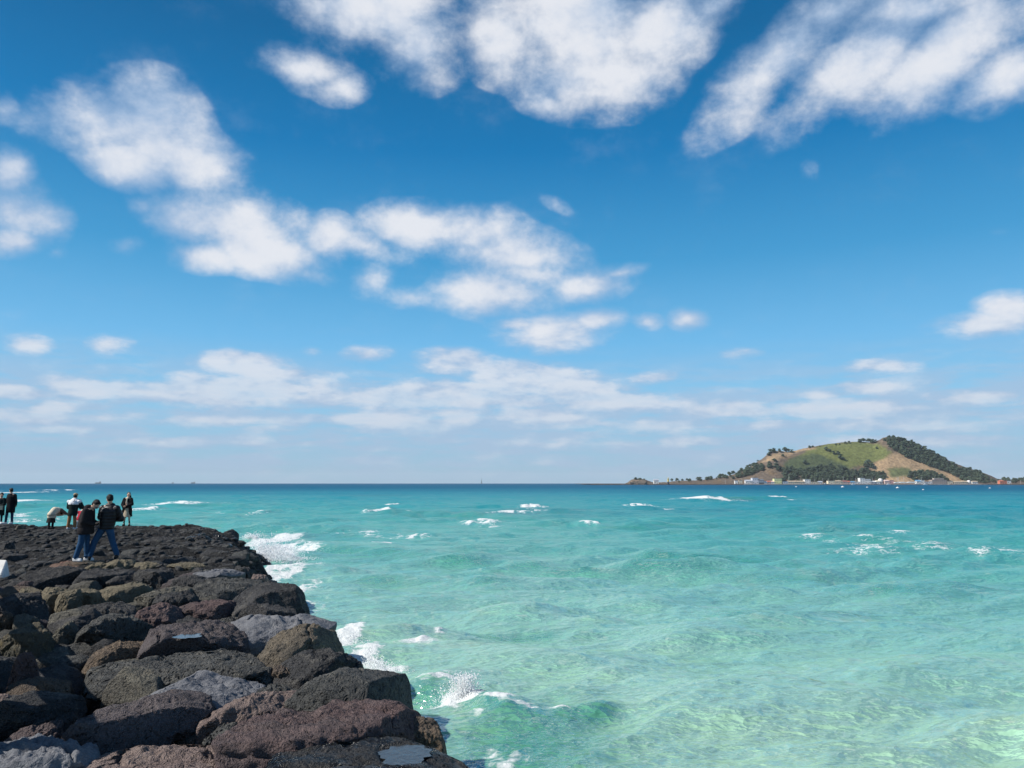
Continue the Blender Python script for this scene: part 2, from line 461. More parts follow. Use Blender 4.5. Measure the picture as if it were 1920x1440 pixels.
def build_shelf():
    xs = np.arange(-47, 4.5, .13); ys = np.arange(1.0, 43.5, .13)
    X, Y = np.meshgrid(xs, ys)
    Z = shelf_h(X, Y)
    V = np.stack([X, Y, Z], -1).reshape(-1, 3)
    ny, nx = X.shape
    i = np.arange(nx * ny).reshape(ny, nx)
    Q = np.stack([i[:-1, :-1], i[:-1, 1:], i[1:, 1:], i[1:, :-1]], -1).reshape(-1, 4)
    keep = (V[Q[:, 0], 0] > -.80 * V[Q[:, 0], 1] - 4) & (V[Q].max(1)[:, 2] > -1.38)
    Q = Q[keep]
    used = np.unique(Q); mp = np.full(len(V), -1); mp[used] = np.arange(len(used))
    me = mesh_np('rock_shelf', V[used], mp[Q])
    m = rock_mat('shelf_lava', (.024, .024, .025), (.046, .045, .044), (.085, .082, .074), pit=1.6, pscale=9, speck=.2, bump=1.3)
    # the shelf turns black and glossy where the waves reach it
    t = NT(m.node_tree); b = t.n['Principled BSDF']
    z = t.sep(t.new('ShaderNodeNewGeometry').outputs['Position'])[2]
    wet = t.rng(z, 1.15, .5)
    old = b.inputs['Base Color'].links[0].from_socket
    t.l.new(t.mix(wet, old, (.014, .015, .017, 1)), b.inputs['Base Color'])
    ro = b.inputs['Roughness'].links[0].from_socket
    t.l.new(t.math('MULTIPLY_ADD', wet, -.42, ro), b.inputs['Roughness'])
    o = link('rock_shelf', me, m); tag(o, kind='structure')


build_shelf()

PUD = []
BP = {}
def boulder(x0, x1, y0, y1, mat, label, seed, kd=.8, flat=.72, gz=GROUND_Z, sub=5, p=11, npl=13, hmin=.35, cat='boulder', puddle=None, yaw=None, amt=1.0, edge=False):
    ew = .085 * (x1 - x0)
    x0 -= ew; x1 += 0 if edge else ew; y1 += .34 * (y1 - y0)
    cx, cy = (x0 + x1) / 2, (y0 + y1) / 2
    c = at_z(cx, cy, gz + .05)
    d = math.hypot(c[0], c[1]); rng3 = math.hypot(d, CAM_H - c[2])
    W = (x1 - x0) * rng3 / F * 1.0
    Hh = (y1 - y0) * rng3 / F
    phi = math.atan2(CAM_H - c[2], d)
    D = min(kd * W, Hh * .74 / math.sin(phi))
    H = max((Hh - .85 * D * math.sin(phi)) / math.cos(phi), hmin * min(W, .8) * .8)
    V, Fc, Dn = rock_verts(seed, sub, npl=npl - 3, p=p * 1.7, flat=flat * .84, jit=.40)
    gs = np.random.default_rng(seed * 7)
    sk = gs.uniform(-.30, .30, 5)
    V = V + np.stack([V[:, 2] * sk[0] + V[:, 1] * sk[1], V[:, 0] * sk[2] * .6 + V[:, 2] * sk[4], V[:, 0] * sk[3] * .75 - .18 * np.abs(V[:, 0]) * V[:, 2]], 1) * (.6 if edge else 1)
    if yaw is None: yaw = gs.uniform(-.4, .4) if not puddle else 0
    a = -math.atan2(c[0], c[1]) + yaw
    # the body goes on below what shows, so it rests on the shelf
    V = sculpt(V, Dn, (W / 2, D / 2, H / 2), seed, size=max(.5, min(W, 1.6)), amt=amt)
    # scale and shift until the outline has the measured width and height
    Ra = np.array(Matrix.Rotation(a, 3, 'Z')); sp_, cp_ = math.sin(PITCH), math.cos(PITCH)
    for _ in range(3):
        G = V @ Ra.T + c; G[:, 2] -= CAM_H
        dp = G[:, 1] * cp_ + G[:, 2] * sp_
        ppx = 960 + F * G[:, 0] / dp; ppy = 720 - F * (G[:, 2] * cp_ - G[:, 1] * sp_) / dp
        kx = (x1 - x0) / (ppx.max() - ppx.min()); ky = (y1 - y0) / (ppy.max() - ppy.min())
        V = V * np.array([kx, ky, ky])
        c = c + np.array([((x0 + x1) / 2 - (ppx.max() + ppx.min()) / 2) * rng3 / F, 0, -((y0 + y1) / 2 - (ppy.max() + ppy.min()) / 2) * rng3 / F])
    low = V[:, 2] < 0
    V[low, 2] *= 1.0 + min(1.2, .5 / H)
    if puddle:
        px, py, rx, ry = puddle
    o = link('boulder', mesh_np('boulder', V, Fc), M[mat])
    o.location = c; o.rotation_euler = (0, 0, a)
    tag(o, label, cat); BP[seed] = (c[0], c[1])
    if puddle:
        Rm = np.array(Matrix.Rotation(a, 3, 'Z'))
        VW = V @ Rm.T + c
        # top of the rock under the puddle
        q = at_z(px, py, c[2] + H * .40)
        near = np.hypot(VW[:, 0] - q[0], VW[:, 1] - q[1]) < .25
        zt = VW[near, 2].max() if near.any() else c[2] + H * .4
        q = at_z(px, py, zt - .03)
        rw = rx * rng3 / F; rd = ry * rng3 / F / math.sin(phi)
        ang = np.arctan2((VW[:, 1] - q[1]) / rd, (VW[:, 0] - q[0]) / rw)
        rr = np.hypot((VW[:, 0] - q[0]) / rw, (VW[:, 1] - q[1]) / rd)
        k = np.clip(1.7 - rr, 0, 1) * (VW[:, 2] > zt - .35)
        lim = zt - .045 - .03 * k + .10 * np.clip(rr - .8, 0, 1) + .02 * fbm(VW * 7, 3)
        VW[:, 2] = np.where((k > 0), np.minimum(VW[:, 2], lim) * np.clip(k * 2, 0, 1) + VW[:, 2] * (1 - np.clip(k * 2, 0, 1)), VW[:, 2])
        V2 = (VW - c) @ Rm
        o.data.vertices.foreach_set('co', V2.astype(np.float32).ravel()); o.data.update()
        PUD.append((q[0], q[1], zt - .04, rw, rd, seed))
    return o


# x0, x1, y0, y1 on the photograph; material; label; seed; options
BL = [
 (138,440,1396,1475,'pink','pale pinkish speckled boulder at the bottom edge, lowest and lightest of the pile',11,dict(flat=.6,kd=.9)),
 (112,382,1293,1410,'purple','large flat dark purple-grey boulder in front of the cracked grey one',12,dict(flat=.62,npl=16)),
 (212,492,1256,1352,'smooth','long smooth grey boulder split by cracks, between the purple and the pitted rock',13,dict(flat=.7,p=7)),
 (377,560,1294,1375,'pink','pinkish brown angular boulder with a lit tan left face',14,dict(flat=.66,p=14)),
 (180,478,1216,1286,'pitted','long dark boulder full of deep pits, just below the puddled purple boulder',15,dict(flat=.75,p=9)),
 (272,484,1161,1236,'purple','mauve domed boulder with a tiny blue puddle on top',16,dict(flat=.62,puddle=(352,1191,20,3.4))),
 (246,342,1129,1190,'red','reddish purple boulder with a dark front face, upper left of the mauve one',17,dict(flat=.66,p=13)),
 (325,458,1123,1170,'red','red wedge-shaped boulder with a black shaded front, top edge streaked pale',18,dict(flat=.62,p=15)),
 (388,455,1156,1190,'pitted','small pitted grey block tucked behind the mauve boulder on its right',19,dict(p=14)),
 (146,276,1149,1207,'pitted','rugged black pitted boulder left of the mauve puddled one',20,dict(flat=.8,npl=18)),
 (158,292,1200,1246,'brown','dark brown low boulder below the rugged black one',21,dict(flat=.7)),
 (153,252,1127,1165,'basalt','flat-topped dark grey boulder behind the rugged black one',22,dict(flat=.62)),
 (2,94,1166,1234,'ochre','boulder with a yellow-brown lit crown at the left edge',23,dict(flat=.7,p=9)),
 (14,70,1222,1318,'red','tall reddish boulder slanting up on the left side',24,dict(kd=.7,hmin=.6)),
 (62,128,1272,1330,'brown','brown boulder with a yellowish crest left of the big purple-grey one',25,dict()),
 (-14,32,1300,1370,'pink','pinkish grey boulder half cut off by the left edge',26,dict()),
 (18,78,1308,1360,'pitted','knobbly dark boulder beside the pinkish one at the left edge',27,dict()),
 (-10,108,1350,1418,'red','dark red speckled boulder in the lower left corner',28,dict(flat=.62)),
 (-20,184,1374,1470,'smooth','grey boulder with a sloping top filling the lower left corner',29,dict(flat=.6,p=15)),
 (94,162,1140,1176,'olive','grey-green block striped by fence shadows',30,dict(p=14)),
 (94,146,1163,1210,'olive','upright olive-grey rock below the striped block',31,dict(kd=.6,hmin=.7)),
 (27,72,1150,1178,'olive','small dark block with a pale top edge near the left side',32,dict(p=16,flat=.6)),
 (-8,24,1146,1180,'brown','brown block cut off by the left edge above the ochre-crowned boulder',33,dict()),
 (-10,88,1112,1156,'basalt','broad dark mossy-grey boulder at the left edge under the pale slabs',34,dict(flat=.65)),
 (35,78,1100,1122,'pale','pale angular slab, leftmost of the light ones in the shadow band',35,dict(flat=.5,p=18)),
 (74,135,1100,1124,'pale','pale green-grey slab, second from the left in the shadow band',36,dict(flat=.5,p=18)),
 (104,156,1103,1134,'pale','pale wedge slab tilted to the left, third in the shadow band',37,dict(flat=.6,p=18)),
 (130,200,1102,1126,'pale','low pale slab right of the tilted wedge slab',38,dict(flat=.5,p=16)),
 (190,284,1090,1124,'pale','long light-topped wedge with a big black right face',39,dict(flat=.6,p=18)),
 (256,356,1098,1128,'olive','grey-green flat slab right of the light-topped wedge',40,dict(flat=.55,p=14)),
 (24,60,1089,1106,'red','rust-brown block lying in the shadow at the left',41,dict(p=16)),
 (48,158,1060,1096,'basalt','broad rough dark boulder below the white shoes, on the left',42,dict(flat=.6)),
 (94,168,1051,1070,'palepink','pink and tan rock slab right in front of the white shoes',43,dict(flat=.5,p=15)),
 (158,202,1053,1072,'pale','pale tan wedge with a black right side near the white shoes',44,dict(flat=.6,p=18)),
 (188,250,1048,1072,'pale','pale slab with a stepped edge right of the tan wedge',45,dict(flat=.5,p=18)),
 (245,300,1052,1070,'pale','flat light brown slab in the middle of the pale row',46,dict(flat=.5,p=16)),
 (318,390,1053,1068,'pale','long thin pale slab, rightmost of the pale row',47,dict(flat=.5,p=16)),
 (140,250,1064,1098,'basalt','wide dark rough rock below the pale row of slabs',48,dict(flat=.62)),
 (245,322,1066,1096,'basalt','dark grey rock with an olive tinge below the brown slab',49,dict(flat=.62)),
 (318,382,1078,1104,'basalt','black crumbly hump left of the smooth grey slab',50,dict(npl=20)),
 (368,455,1066,1092,'smooth','smooth dark grey flat slab with two small holes',51,dict(flat=.45,p=10)),
 (440,480,1062,1086,'basalt','blocky dark rock behind the smooth grey slab at the edge',52,dict(edge=True,p=16)),
 (472,506,1076,1096,'pink','narrow pinkish ledge on the seaward edge',53,dict(edge=True,p=14)),
 (478,532,1088,1122,'basalt','dark knob standing on the edge above the foam',54,dict(edge=True,hmin=.6)),
 (368,502,1082,1120,'pitted','broad dark pitted boulder in front of the smooth slab',55,dict(flat=.62)),
 (292,378,1106,1134,'basalt','rounded dark mound behind the red wedge',56,dict(p=8)),
 (430,582,1092,1172,'basalt','big dark two-lobed boulder bulging over the water, uppermost on the edge',57,dict(edge=True,flat=.78,p=8,kd=.9)),
 (450,560,1130,1200,'basalt','smooth-sided dark grey boulder below the two-lobed one',58,dict(edge=True,p=8,flat=.7)),
 (448,632,1150,1212,'smooth','grey-brown boulder with a sloping smooth back at the edge',59,dict(edge=True,flat=.62,p=8)),
 (470,646,1168,1262,'tan','tan boulder with a round hole in its lit left face',60,dict(edge=True,flat=.7,p=9,kd=.9)),
 (514,692,1214,1296,'basalt','dark boulder with a raised black knob at its seaward end',61,dict(edge=True,flat=.7,p=9)),
 (512,560,1246,1290,'brown','small round brown stone wedged before the knobbed boulder',62,dict(p=6,kd=.7)),
 (474,518,1250,1292,'pitted','small black pitted stone left of the round brown one',63,dict()),
 (488,570,1280,1318,'pitted','low dark pitted rock above the pinkish angular boulder',64,dict()),
 (552,776,1250,1362,'pitted','big round domed boulder with a fine net of pits, overhanging the sea',65,dict(edge=True,flat=.9,p=6,npl=9,kd=.95,amt=.6)),
 (384,446,1352,1396,'pitted','small black pitted rock squeezed under the pinkish boulder',66,dict()),
 (425,800,1310,1450,'red','very large reddish boulder sloping down to the right, nearest of the edge rocks',67,dict(edge=True,flat=.7,p=8,kd=.75,sub=5)),
 (740,842,1342,1400,'brown','brown barnacled knob at the seaward end of the big reddish boulder',68,dict(edge=True,kd=.8)),
 (505,905,1382,1520,'wet','black wet boulder with a grey puddle in the bottom right of the pile',69,dict(edge=True,flat=.62,p=8,kd=.8,puddle=(757,1412,44,17))),
]
for b_ in BL:
    boulder(*b_[:7], **b_[7])

# puddles
mw, tw, bw = new_mat('puddle_water')
bw.inputs['Base Color'].default_value = (.035, .04, .045, 1); bw.inputs['Roughness'].default_value = .04
bpw = tw.new('ShaderNodeBump'); bpw.inputs['Strength'].default_value = .25; bpw.inputs['Distance'].default_value = .02; tw.l.new(tw.noise(tw.new('ShaderNodeTexCoord').outputs['Object'], 14, 4, .6), bpw.inputs['Height']); tw.l.new(bpw.outputs[0], bw.inputs['Normal']); bw.inputs['IOR'].default_value = 1.33; bw.inputs['Specular IOR Level'].default_value = 1.0
for k_, (qx, qy, qz, rw, rd, sd_) in enumerate(PUD):
    n = 72; an = np.linspace(0, 2 * PI, n, endpoint=False)
    rr = 1.0 + .25 * perlin(np.stack([np.cos(an) * 1.3, np.sin(an) * 1.3, an * 0 + sd_], 1)) + .22 * perlin(np.stack([np.cos(an) * 4, np.sin(an) * 4, an * 0 + sd_], 1))
    V = [(0, 0, 0)] + [(rw * r * math.cos(a), rd * r * math.sin(a), 0) for a, r in zip(an, rr)]
    Fp = [(0, i + 1, (i + 1) % n + 1) for i in range(n)]
    o = link('puddle', mesh_np('puddle', V, Fp, False), mw); o.location = (qx, qy, qz)
    tag(o, ['small blue rain puddle in the hollow of the mauve boulder', 'large grey puddle reflecting sky on the black wet boulder'][k_], 'puddle')

# fill between and behind the named boulders: more of the same rocks, half sunk, and the slope down to the water
LIB = {}
def lib_rock(k, sub, flat=.7, p=12):
    key = (k, sub)
    if key not in LIB:
        V, Fc, Dn = rock_verts(500 + k, sub, flat=flat, p=p, npl=12 + k % 6)
        V = sculpt(V, Dn, (.5, .42, .34), 500 + k, size=.55, amt=1.0)
        LIB[key] = (V, Fc)
    return LIB[key]


_lm = {}
def lib_mesh(k, sub, mat):
    key = (k, sub, mat)
    if key not in _lm:
        V, Fc = lib_rock(k, sub)
        _lm[key] = mesh_np('rock', V, Fc, True, M[mat])
    return _lm[key]


CN = dict(basalt='dark grey', pitted='pitted charcoal', brown='brown', olive='olive-grey', purple='purplish', wet='wet black', red='reddish', tan='tan', smooth='smooth grey')
BPOS = []
NEARN = {11: 'the pale pinkish boulder', 12: 'the big purple-grey boulder', 13: 'the cracked grey boulder', 14: 'the pinkish angular boulder', 15: 'the long pitted boulder', 16: 'the mauve puddled boulder', 17: 'the reddish purple boulder', 18: 'the red wedge boulder',
 19: 'the small pitted block', 20: 'the rugged black boulder', 23: 'the ochre-crowned boulder', 24: 'the tall reddish boulder', 25: 'the yellow-crested boulder', 28: 'the dark red corner boulder', 29: 'the grey corner boulder', 30: 'the striped block', 34: 'the mossy-grey boulder', 37: 'the tilted pale wedge',
 39: 'the light-topped wedge', 42: 'the rough boulder below the white shoes', 43: 'the pink slab', 46: 'the light brown slab', 47: 'the long thin pale slab', 50: 'the black crumbly hump', 51: 'the smooth dark slab', 54: 'the dark edge knob', 57: 'the two-lobed boulder', 59: 'the smooth-backed edge boulder', 60: 'the tan holed boulder', 61: 'the knobbed black boulder', 65: 'the round domed boulder', 67: 'the very large reddish boulder', 69: 'the puddled black boulder'}
def nearest(x, y):
    k = min(NEARN, key=lambda k: (BP[k][0] - x) ** 2 + (BP[k][1] - y) ** 2)
    bx, by = BP[k]; dx, dy = x - bx, y - by
    w = ('right of' if dx > 0 else 'left of') if abs(dx) > abs(dy) else ('behind' if dy > 0 else 'in front of')
    return w + ' ' + NEARN[k]
def size_word(s): return 'small' if s < .62 else ('medium' if s < .85 else 'large')
def shelf_place(x, y):
    px = 960 + x / y * F
    a = 'by the left edge' if px < 90 else 'left of the bowing man' if px < 150 else 'under the two men' if px < 225 else 'right of the quilted jacket' if px < 300 else 'in the middle of the shelf' if px < 370 else 'near the wet tip' if px < 440 else 'at the seaward edge'
    b = 'front' if y < 21 else 'lower middle' if y < 25.5 else 'upper middle' if y < 31 else 'far'
    return b + ' shelf ' + a
def place_rock(x, y, z, s, k, sub, mat, name, label, cat, group, sq=1.0):
    o = link(name, lib_mesh(k, sub, mat))
    o.location = (x, y, z); o.scale = (s, s * random.uniform(.8, 1.1), s * sq)
    o.rotation_euler = (random.uniform(-.22, .22), random.uniform(-.22, .22), random.uniform(0, 6.28))
    tag(o, label, cat, group)
    return o


# slope of armour rocks from the edge down into the sea
for i in range(46):
    y = random.uniform(5.0, 24)
    ex = float(np.interp(y, EY, EX))
    s = random.uniform(.9, 1.6)
    off = random.uniform(.0, 1.2)
    z = .80 - off * .95
    mt = random.choice(['basalt', 'wet', 'wet', 'pitted'])
    place_rock(ex + off - .55, y, z, s, i % 10, 4, mt, 'armour_rock', CN[mt] + ' rock on the seaward slope, ' + nearest(ex + off - .55, y), 'rock', 'armour rocks below the edge')
# fill rocks in the near pile
cnt = 0
pts = []
while cnt < 120:
    y = random.uniform(5.2, 20); ex = float(np.interp(y, EY, EX))
    x = random.uniform(-.70 * y - 1.0, ex - .5)
    if any((x - a) ** 2 + (y - b) ** 2 < .30 for a, b in pts): continue
    pts.append((x, y)); cnt += 1
    s = random.uniform(.55, 1.05)
    mt = random.choice(['basalt', 'pitted', 'brown', 'basalt', 'olive', 'purple'])
    place_rock(x, y, 1.27 + random.uniform(-.12, .12), s, cnt % 10, 4, mt, 'rock', size_word(s) + ' ' + CN[mt] + ' rock wedged ' + nearest(x, y), 'rock', 'rocks in the gaps of the boulder pile', .8)
# loose stones of the middle and far shelf
KEEP_OFF = [at_z(152, 1054, 1.6), at_z(190, 1050, 1.6), at_z(236, 987, 1.6), at_z(128, 993, 1.6), at_z(95, 993, 1.6), at_z(15, 983, 1.6)]
def clear(x, y, r): return all(not (abs(x - q[0]) < .75 + r and -1.6 - r * 1.5 < y - q[1] < .5) for q in KEEP_OFF)
cnt = 0
while cnt < 150:
    y = 17.5 + (39.3 - 17.5) * random.random() ** .9; ex = float(np.interp(y, EY, EX))
    x = random.uniform(-.66 * y - .3, ex - .6 - 1.5 * max(0, (y - 25) / 14))
    s = random.uniform(.30, .70) * (1.2 if y < 25 else .85)
    if not clear(x, y, s / 2): continue
    z = float(shelf_h(np.array([[x]]), np.array([[y]]))[0, 0])
    mt = random.choice(['basalt', 'basalt', 'basalt', 'basalt', 'pitted', 'pitted', 'basalt'])
    place_rock(x, y, z + .0 * s, s, cnt % 10, 3, mt, 'stone', size_word(s + .1) + ' ' + CN[mt] + ' stone on the ' + shelf_place(x, y), 'stone', 'loose stones on the far shelf', .60)
    cnt += 1


def joined_stones(name, n, fn, mats, sub=1, label=None):
    """many small stones in one mesh (kind = stuff)"""
    VV, FF, MI = [], [], []; off = 0
    for i in range(n):
        x, y, z, s = fn()
        if y > 17 and not clear(x, y, s / 3): z -= .14
        V, Fc = lib_rock(i % 10, sub)
        a = random.uniform(0, 6.28); ca, sa = math.cos(a), math.sin(a)
        Rz = np.array([[ca, -sa, 0], [sa, ca, 0], [0, 0, 1]])
        W = (V * np.array([s, s * random.uniform(.7, 1.2), s * random.uniform(.5, .85)])) @ Rz.T + np.array([x, y, z])
        VV.append(W); FF.append(Fc + off); off += len(V); MI.append(np.full(len(Fc), random.randrange(len(mats))))
    me = mesh_np(name, np.concatenate(VV), np.concatenate(FF))
    for m in mats: me.materials.append(M[m])
    me.polygons.foreach_set('material_index', np.concatenate(MI).astype(np.int32))
    o = link(name, me); tag(o, label, kind='stuff')
    return o


def _rub():
    y = 17 + 22.5 * random.random() ** .9; ex = float(np.interp(y, EY, EX))
    x = random.uniform(-.70 * y - 1, ex - .1)
    s = random.uniform(.12, .34)
    return x, y, float(shelf_h(np.array([[x]]), np.array([[y]]))[0, 0]), s
joined_stones('lava_rubble', 2600, _rub, ['basalt', 'pitted', 'basalt', 'basalt', 'basalt', 'pitted'], 2)
def _rub2():
    y = random.uniform(5, 18); ex = float(np.interp(y, EY, EX))
    x = random.uniform(-.70 * y - 1, ex - .3)
    return x, y, 1.02 + random.uniform(-.1, .2), random.uniform(.15, .4)
joined_stones('gap_rubble', 500, _rub2, ['basalt', 'pitted', 'brown'], 2)
def _rub3():
    y = random.uniform(27, 38.5); ex = float(np.interp(y, EY, EX))
    x = ex - random.uniform(-.2, 4.0)
    s = random.uniform(.15, .5)
    return x, y, float(shelf_h(np.array([[x]]), np.array([[y]]))[0, 0]), s
joined_stones('wet_rubble', 420, _rub3, ['wet', 'wet', 'basalt'], 2)
# a few stones of their own on the far shelf
boulder(28, 47, 983, 998, 'olive', 'brown-grey square block standing near the left end of the far edge', 80, gz=1.6, sub=3, p=18, hmin=.7)
boulder(418, 446, 992, 1008, 'basalt', 'black hump sticking up at the tip of the far shelf', 81, gz=1.15, sub=4, p=6, hmin=.8)
boulder(0, 30, 1016, 1036, 'basalt', 'dark slab tilted up at the left edge behind the white panel', 82, gz=1.6, sub=4, p=14, hmin=.6)
boulder(330, 400, 988, 1002, 'basalt', 'black low ledge on the far edge between the woman and the tip', 83, gz=1.35, sub=4, p=10)
boulder(270, 330, 1005, 1022, 'basalt', 'dark rounded rock in the middle of the far shelf', 84, gz=1.5, sub=4, p=10)

# ------------------------------------------------------------------ the sea
FOAM = [ # cx, cy, half width, half height (px), strength, raised height (m)
 (340,946,46,4.5,1.3,.40),(75,920,30,3,1.2,.45),(40,924,22,2.5,1.1,.3),(18,919,22,2.2,1.0,.2),(28,941,36,3.5,1.2,.35),(130,920,12,1.6,1.1,.2),(157,920,8,1.4,1.0,.15),
 (486,964,15,5,1.2,.30),(712,960,36,4,1.25,.35),(900,981,42,5,1.25,.32),(930,987,40,3,.8,0),(997,951,24,4,1.3,.35),(965,961,46,3,1.1,.2),(880,965,70,2.4,.9,.05),(1030,958,70,3.5,.75,.05),
 (1105,985,24,3.6,1.0,.30),(1202,949,30,2.6,1.1,.25),(1250,955,20,1.6,.8,0),(1330,938,66,2.6,1.1,.3),(1390,940,26,2,.8,0),(1458,932,15,1.8,1.0,.2),(1484,937,10,1.3,.9,0),(1310,949,12,1.5,.8,0),
 (262,957,26,4,1.2,.3),(736,946,12,2,1.1,.2),(776,964,15,3,1.1,.2),(432,982,22,2.4,1.0,.1),(60,966,90,7,.68,0),(40,978,80,5,.6,0),(130,975,60,5,.7,0),(310,974,120,4,.66,0),(200,966,80,4,.6,0),(390,962,40,3,.6,0),
 (712,1020,40,5,.72,0),(680,1001,80,5,.60,0),(760,1008,50,4,.55,0),(640,1022,40,3,.5,0),
 (1520,1010,50,2.6,.46,.05),(1590,1015,70,4,.46,.05),(1660,1021,80,4.5,.46,.05),(1745,1029,90,5,.43,.03),(1850,1040,90,5,.41,0),(1720,1050,90,5,.5,0),(1680,1002,26,2.4,.5,0),(1600,1035,90,5,.45,0),
 (512,1012,26,10,1.25,.0),(500,1035,24,16,1.3,.0),(525,1042,32,22,1.0,.0),(535,1075,36,26,.86,.0),(545,1108,38,24,.70,.0),(575,1140,34,20,.55,.0),(500,1075,20,20,.9,0),(560,1165,30,18,.5,0),
 (652,1205,22,20,1.0,.0),(690,1236,28,18,.85,.0),(780,1214,46,12,.62,.0),(820,1192,20,6,.66,0),(720,1256,34,7,.95,.0),(800,1291,56,7,.92,.1),(830,1275,40,8,.6,0),
 (872,1322,36,14,1.15,.10),(935,1338,34,7,1.05,.08),(985,1352,34,5,.95,.04),(1040,1350,34,3,.6,0),(790,1320,34,8,.66,0),(830,1335,30,8,.6,0),(960,1412,36,10,.62,0),(925,1400,30,12,.45,0),(905,1360,40,12,.5,0),(1050,1430,50,8,.4,0),
]
RIDGE = [ # crest polyline px, height, width (m)
 ([(740,1288),(810,1298),(880,1322),(960,1348),(1060,1352),(1180,1330)], .18, .42),
 ([(545,1022),(640,1030),(760,1040),(900,1052)], .34, 1.6),
 ([(820,1052),(960,1064),(1060,1072),(1200,1082)], .20, 1.0),
 ([(1130,1068),(1300,1074),(1420,1082),(1600,1092)], .16, 1.0),
 ([(600,1085),(760,1092),(900,1100),(1010,1098)], .14, .8),
 ([(1180,1040),(1330,1046),(1480,1050)], .18, 1.2),
 ([(1560,968),(1700,974),(1900,980)], .3, 2.5),
 ([(840,1182),(980,1176),(1120,1186)], .09, .55),
 ([(1300,1150),(1480,1160),(1640,1150)], .09, .6),
 ([(1500,1108),(1700,1116),(1919,1112)], .12, .8),
 ([(700,969),(800,966),(900,970),(1000,976)], .40, 2.5),
 ([(1100,990),(1180,990),(1260,984)], .30, 1.8),
 ([(1430,1006),(1560,1010),(1700,1022),(1919,1042)], .26, 1.6),
 ([(300,950),(400,948),(480,950)], .40, 3.0),
 ([(1300,940),(1400,935),(1500,934)], .55, 4.0),
 ([(0,955),(60,948),(120,950)], .4, 3),
]


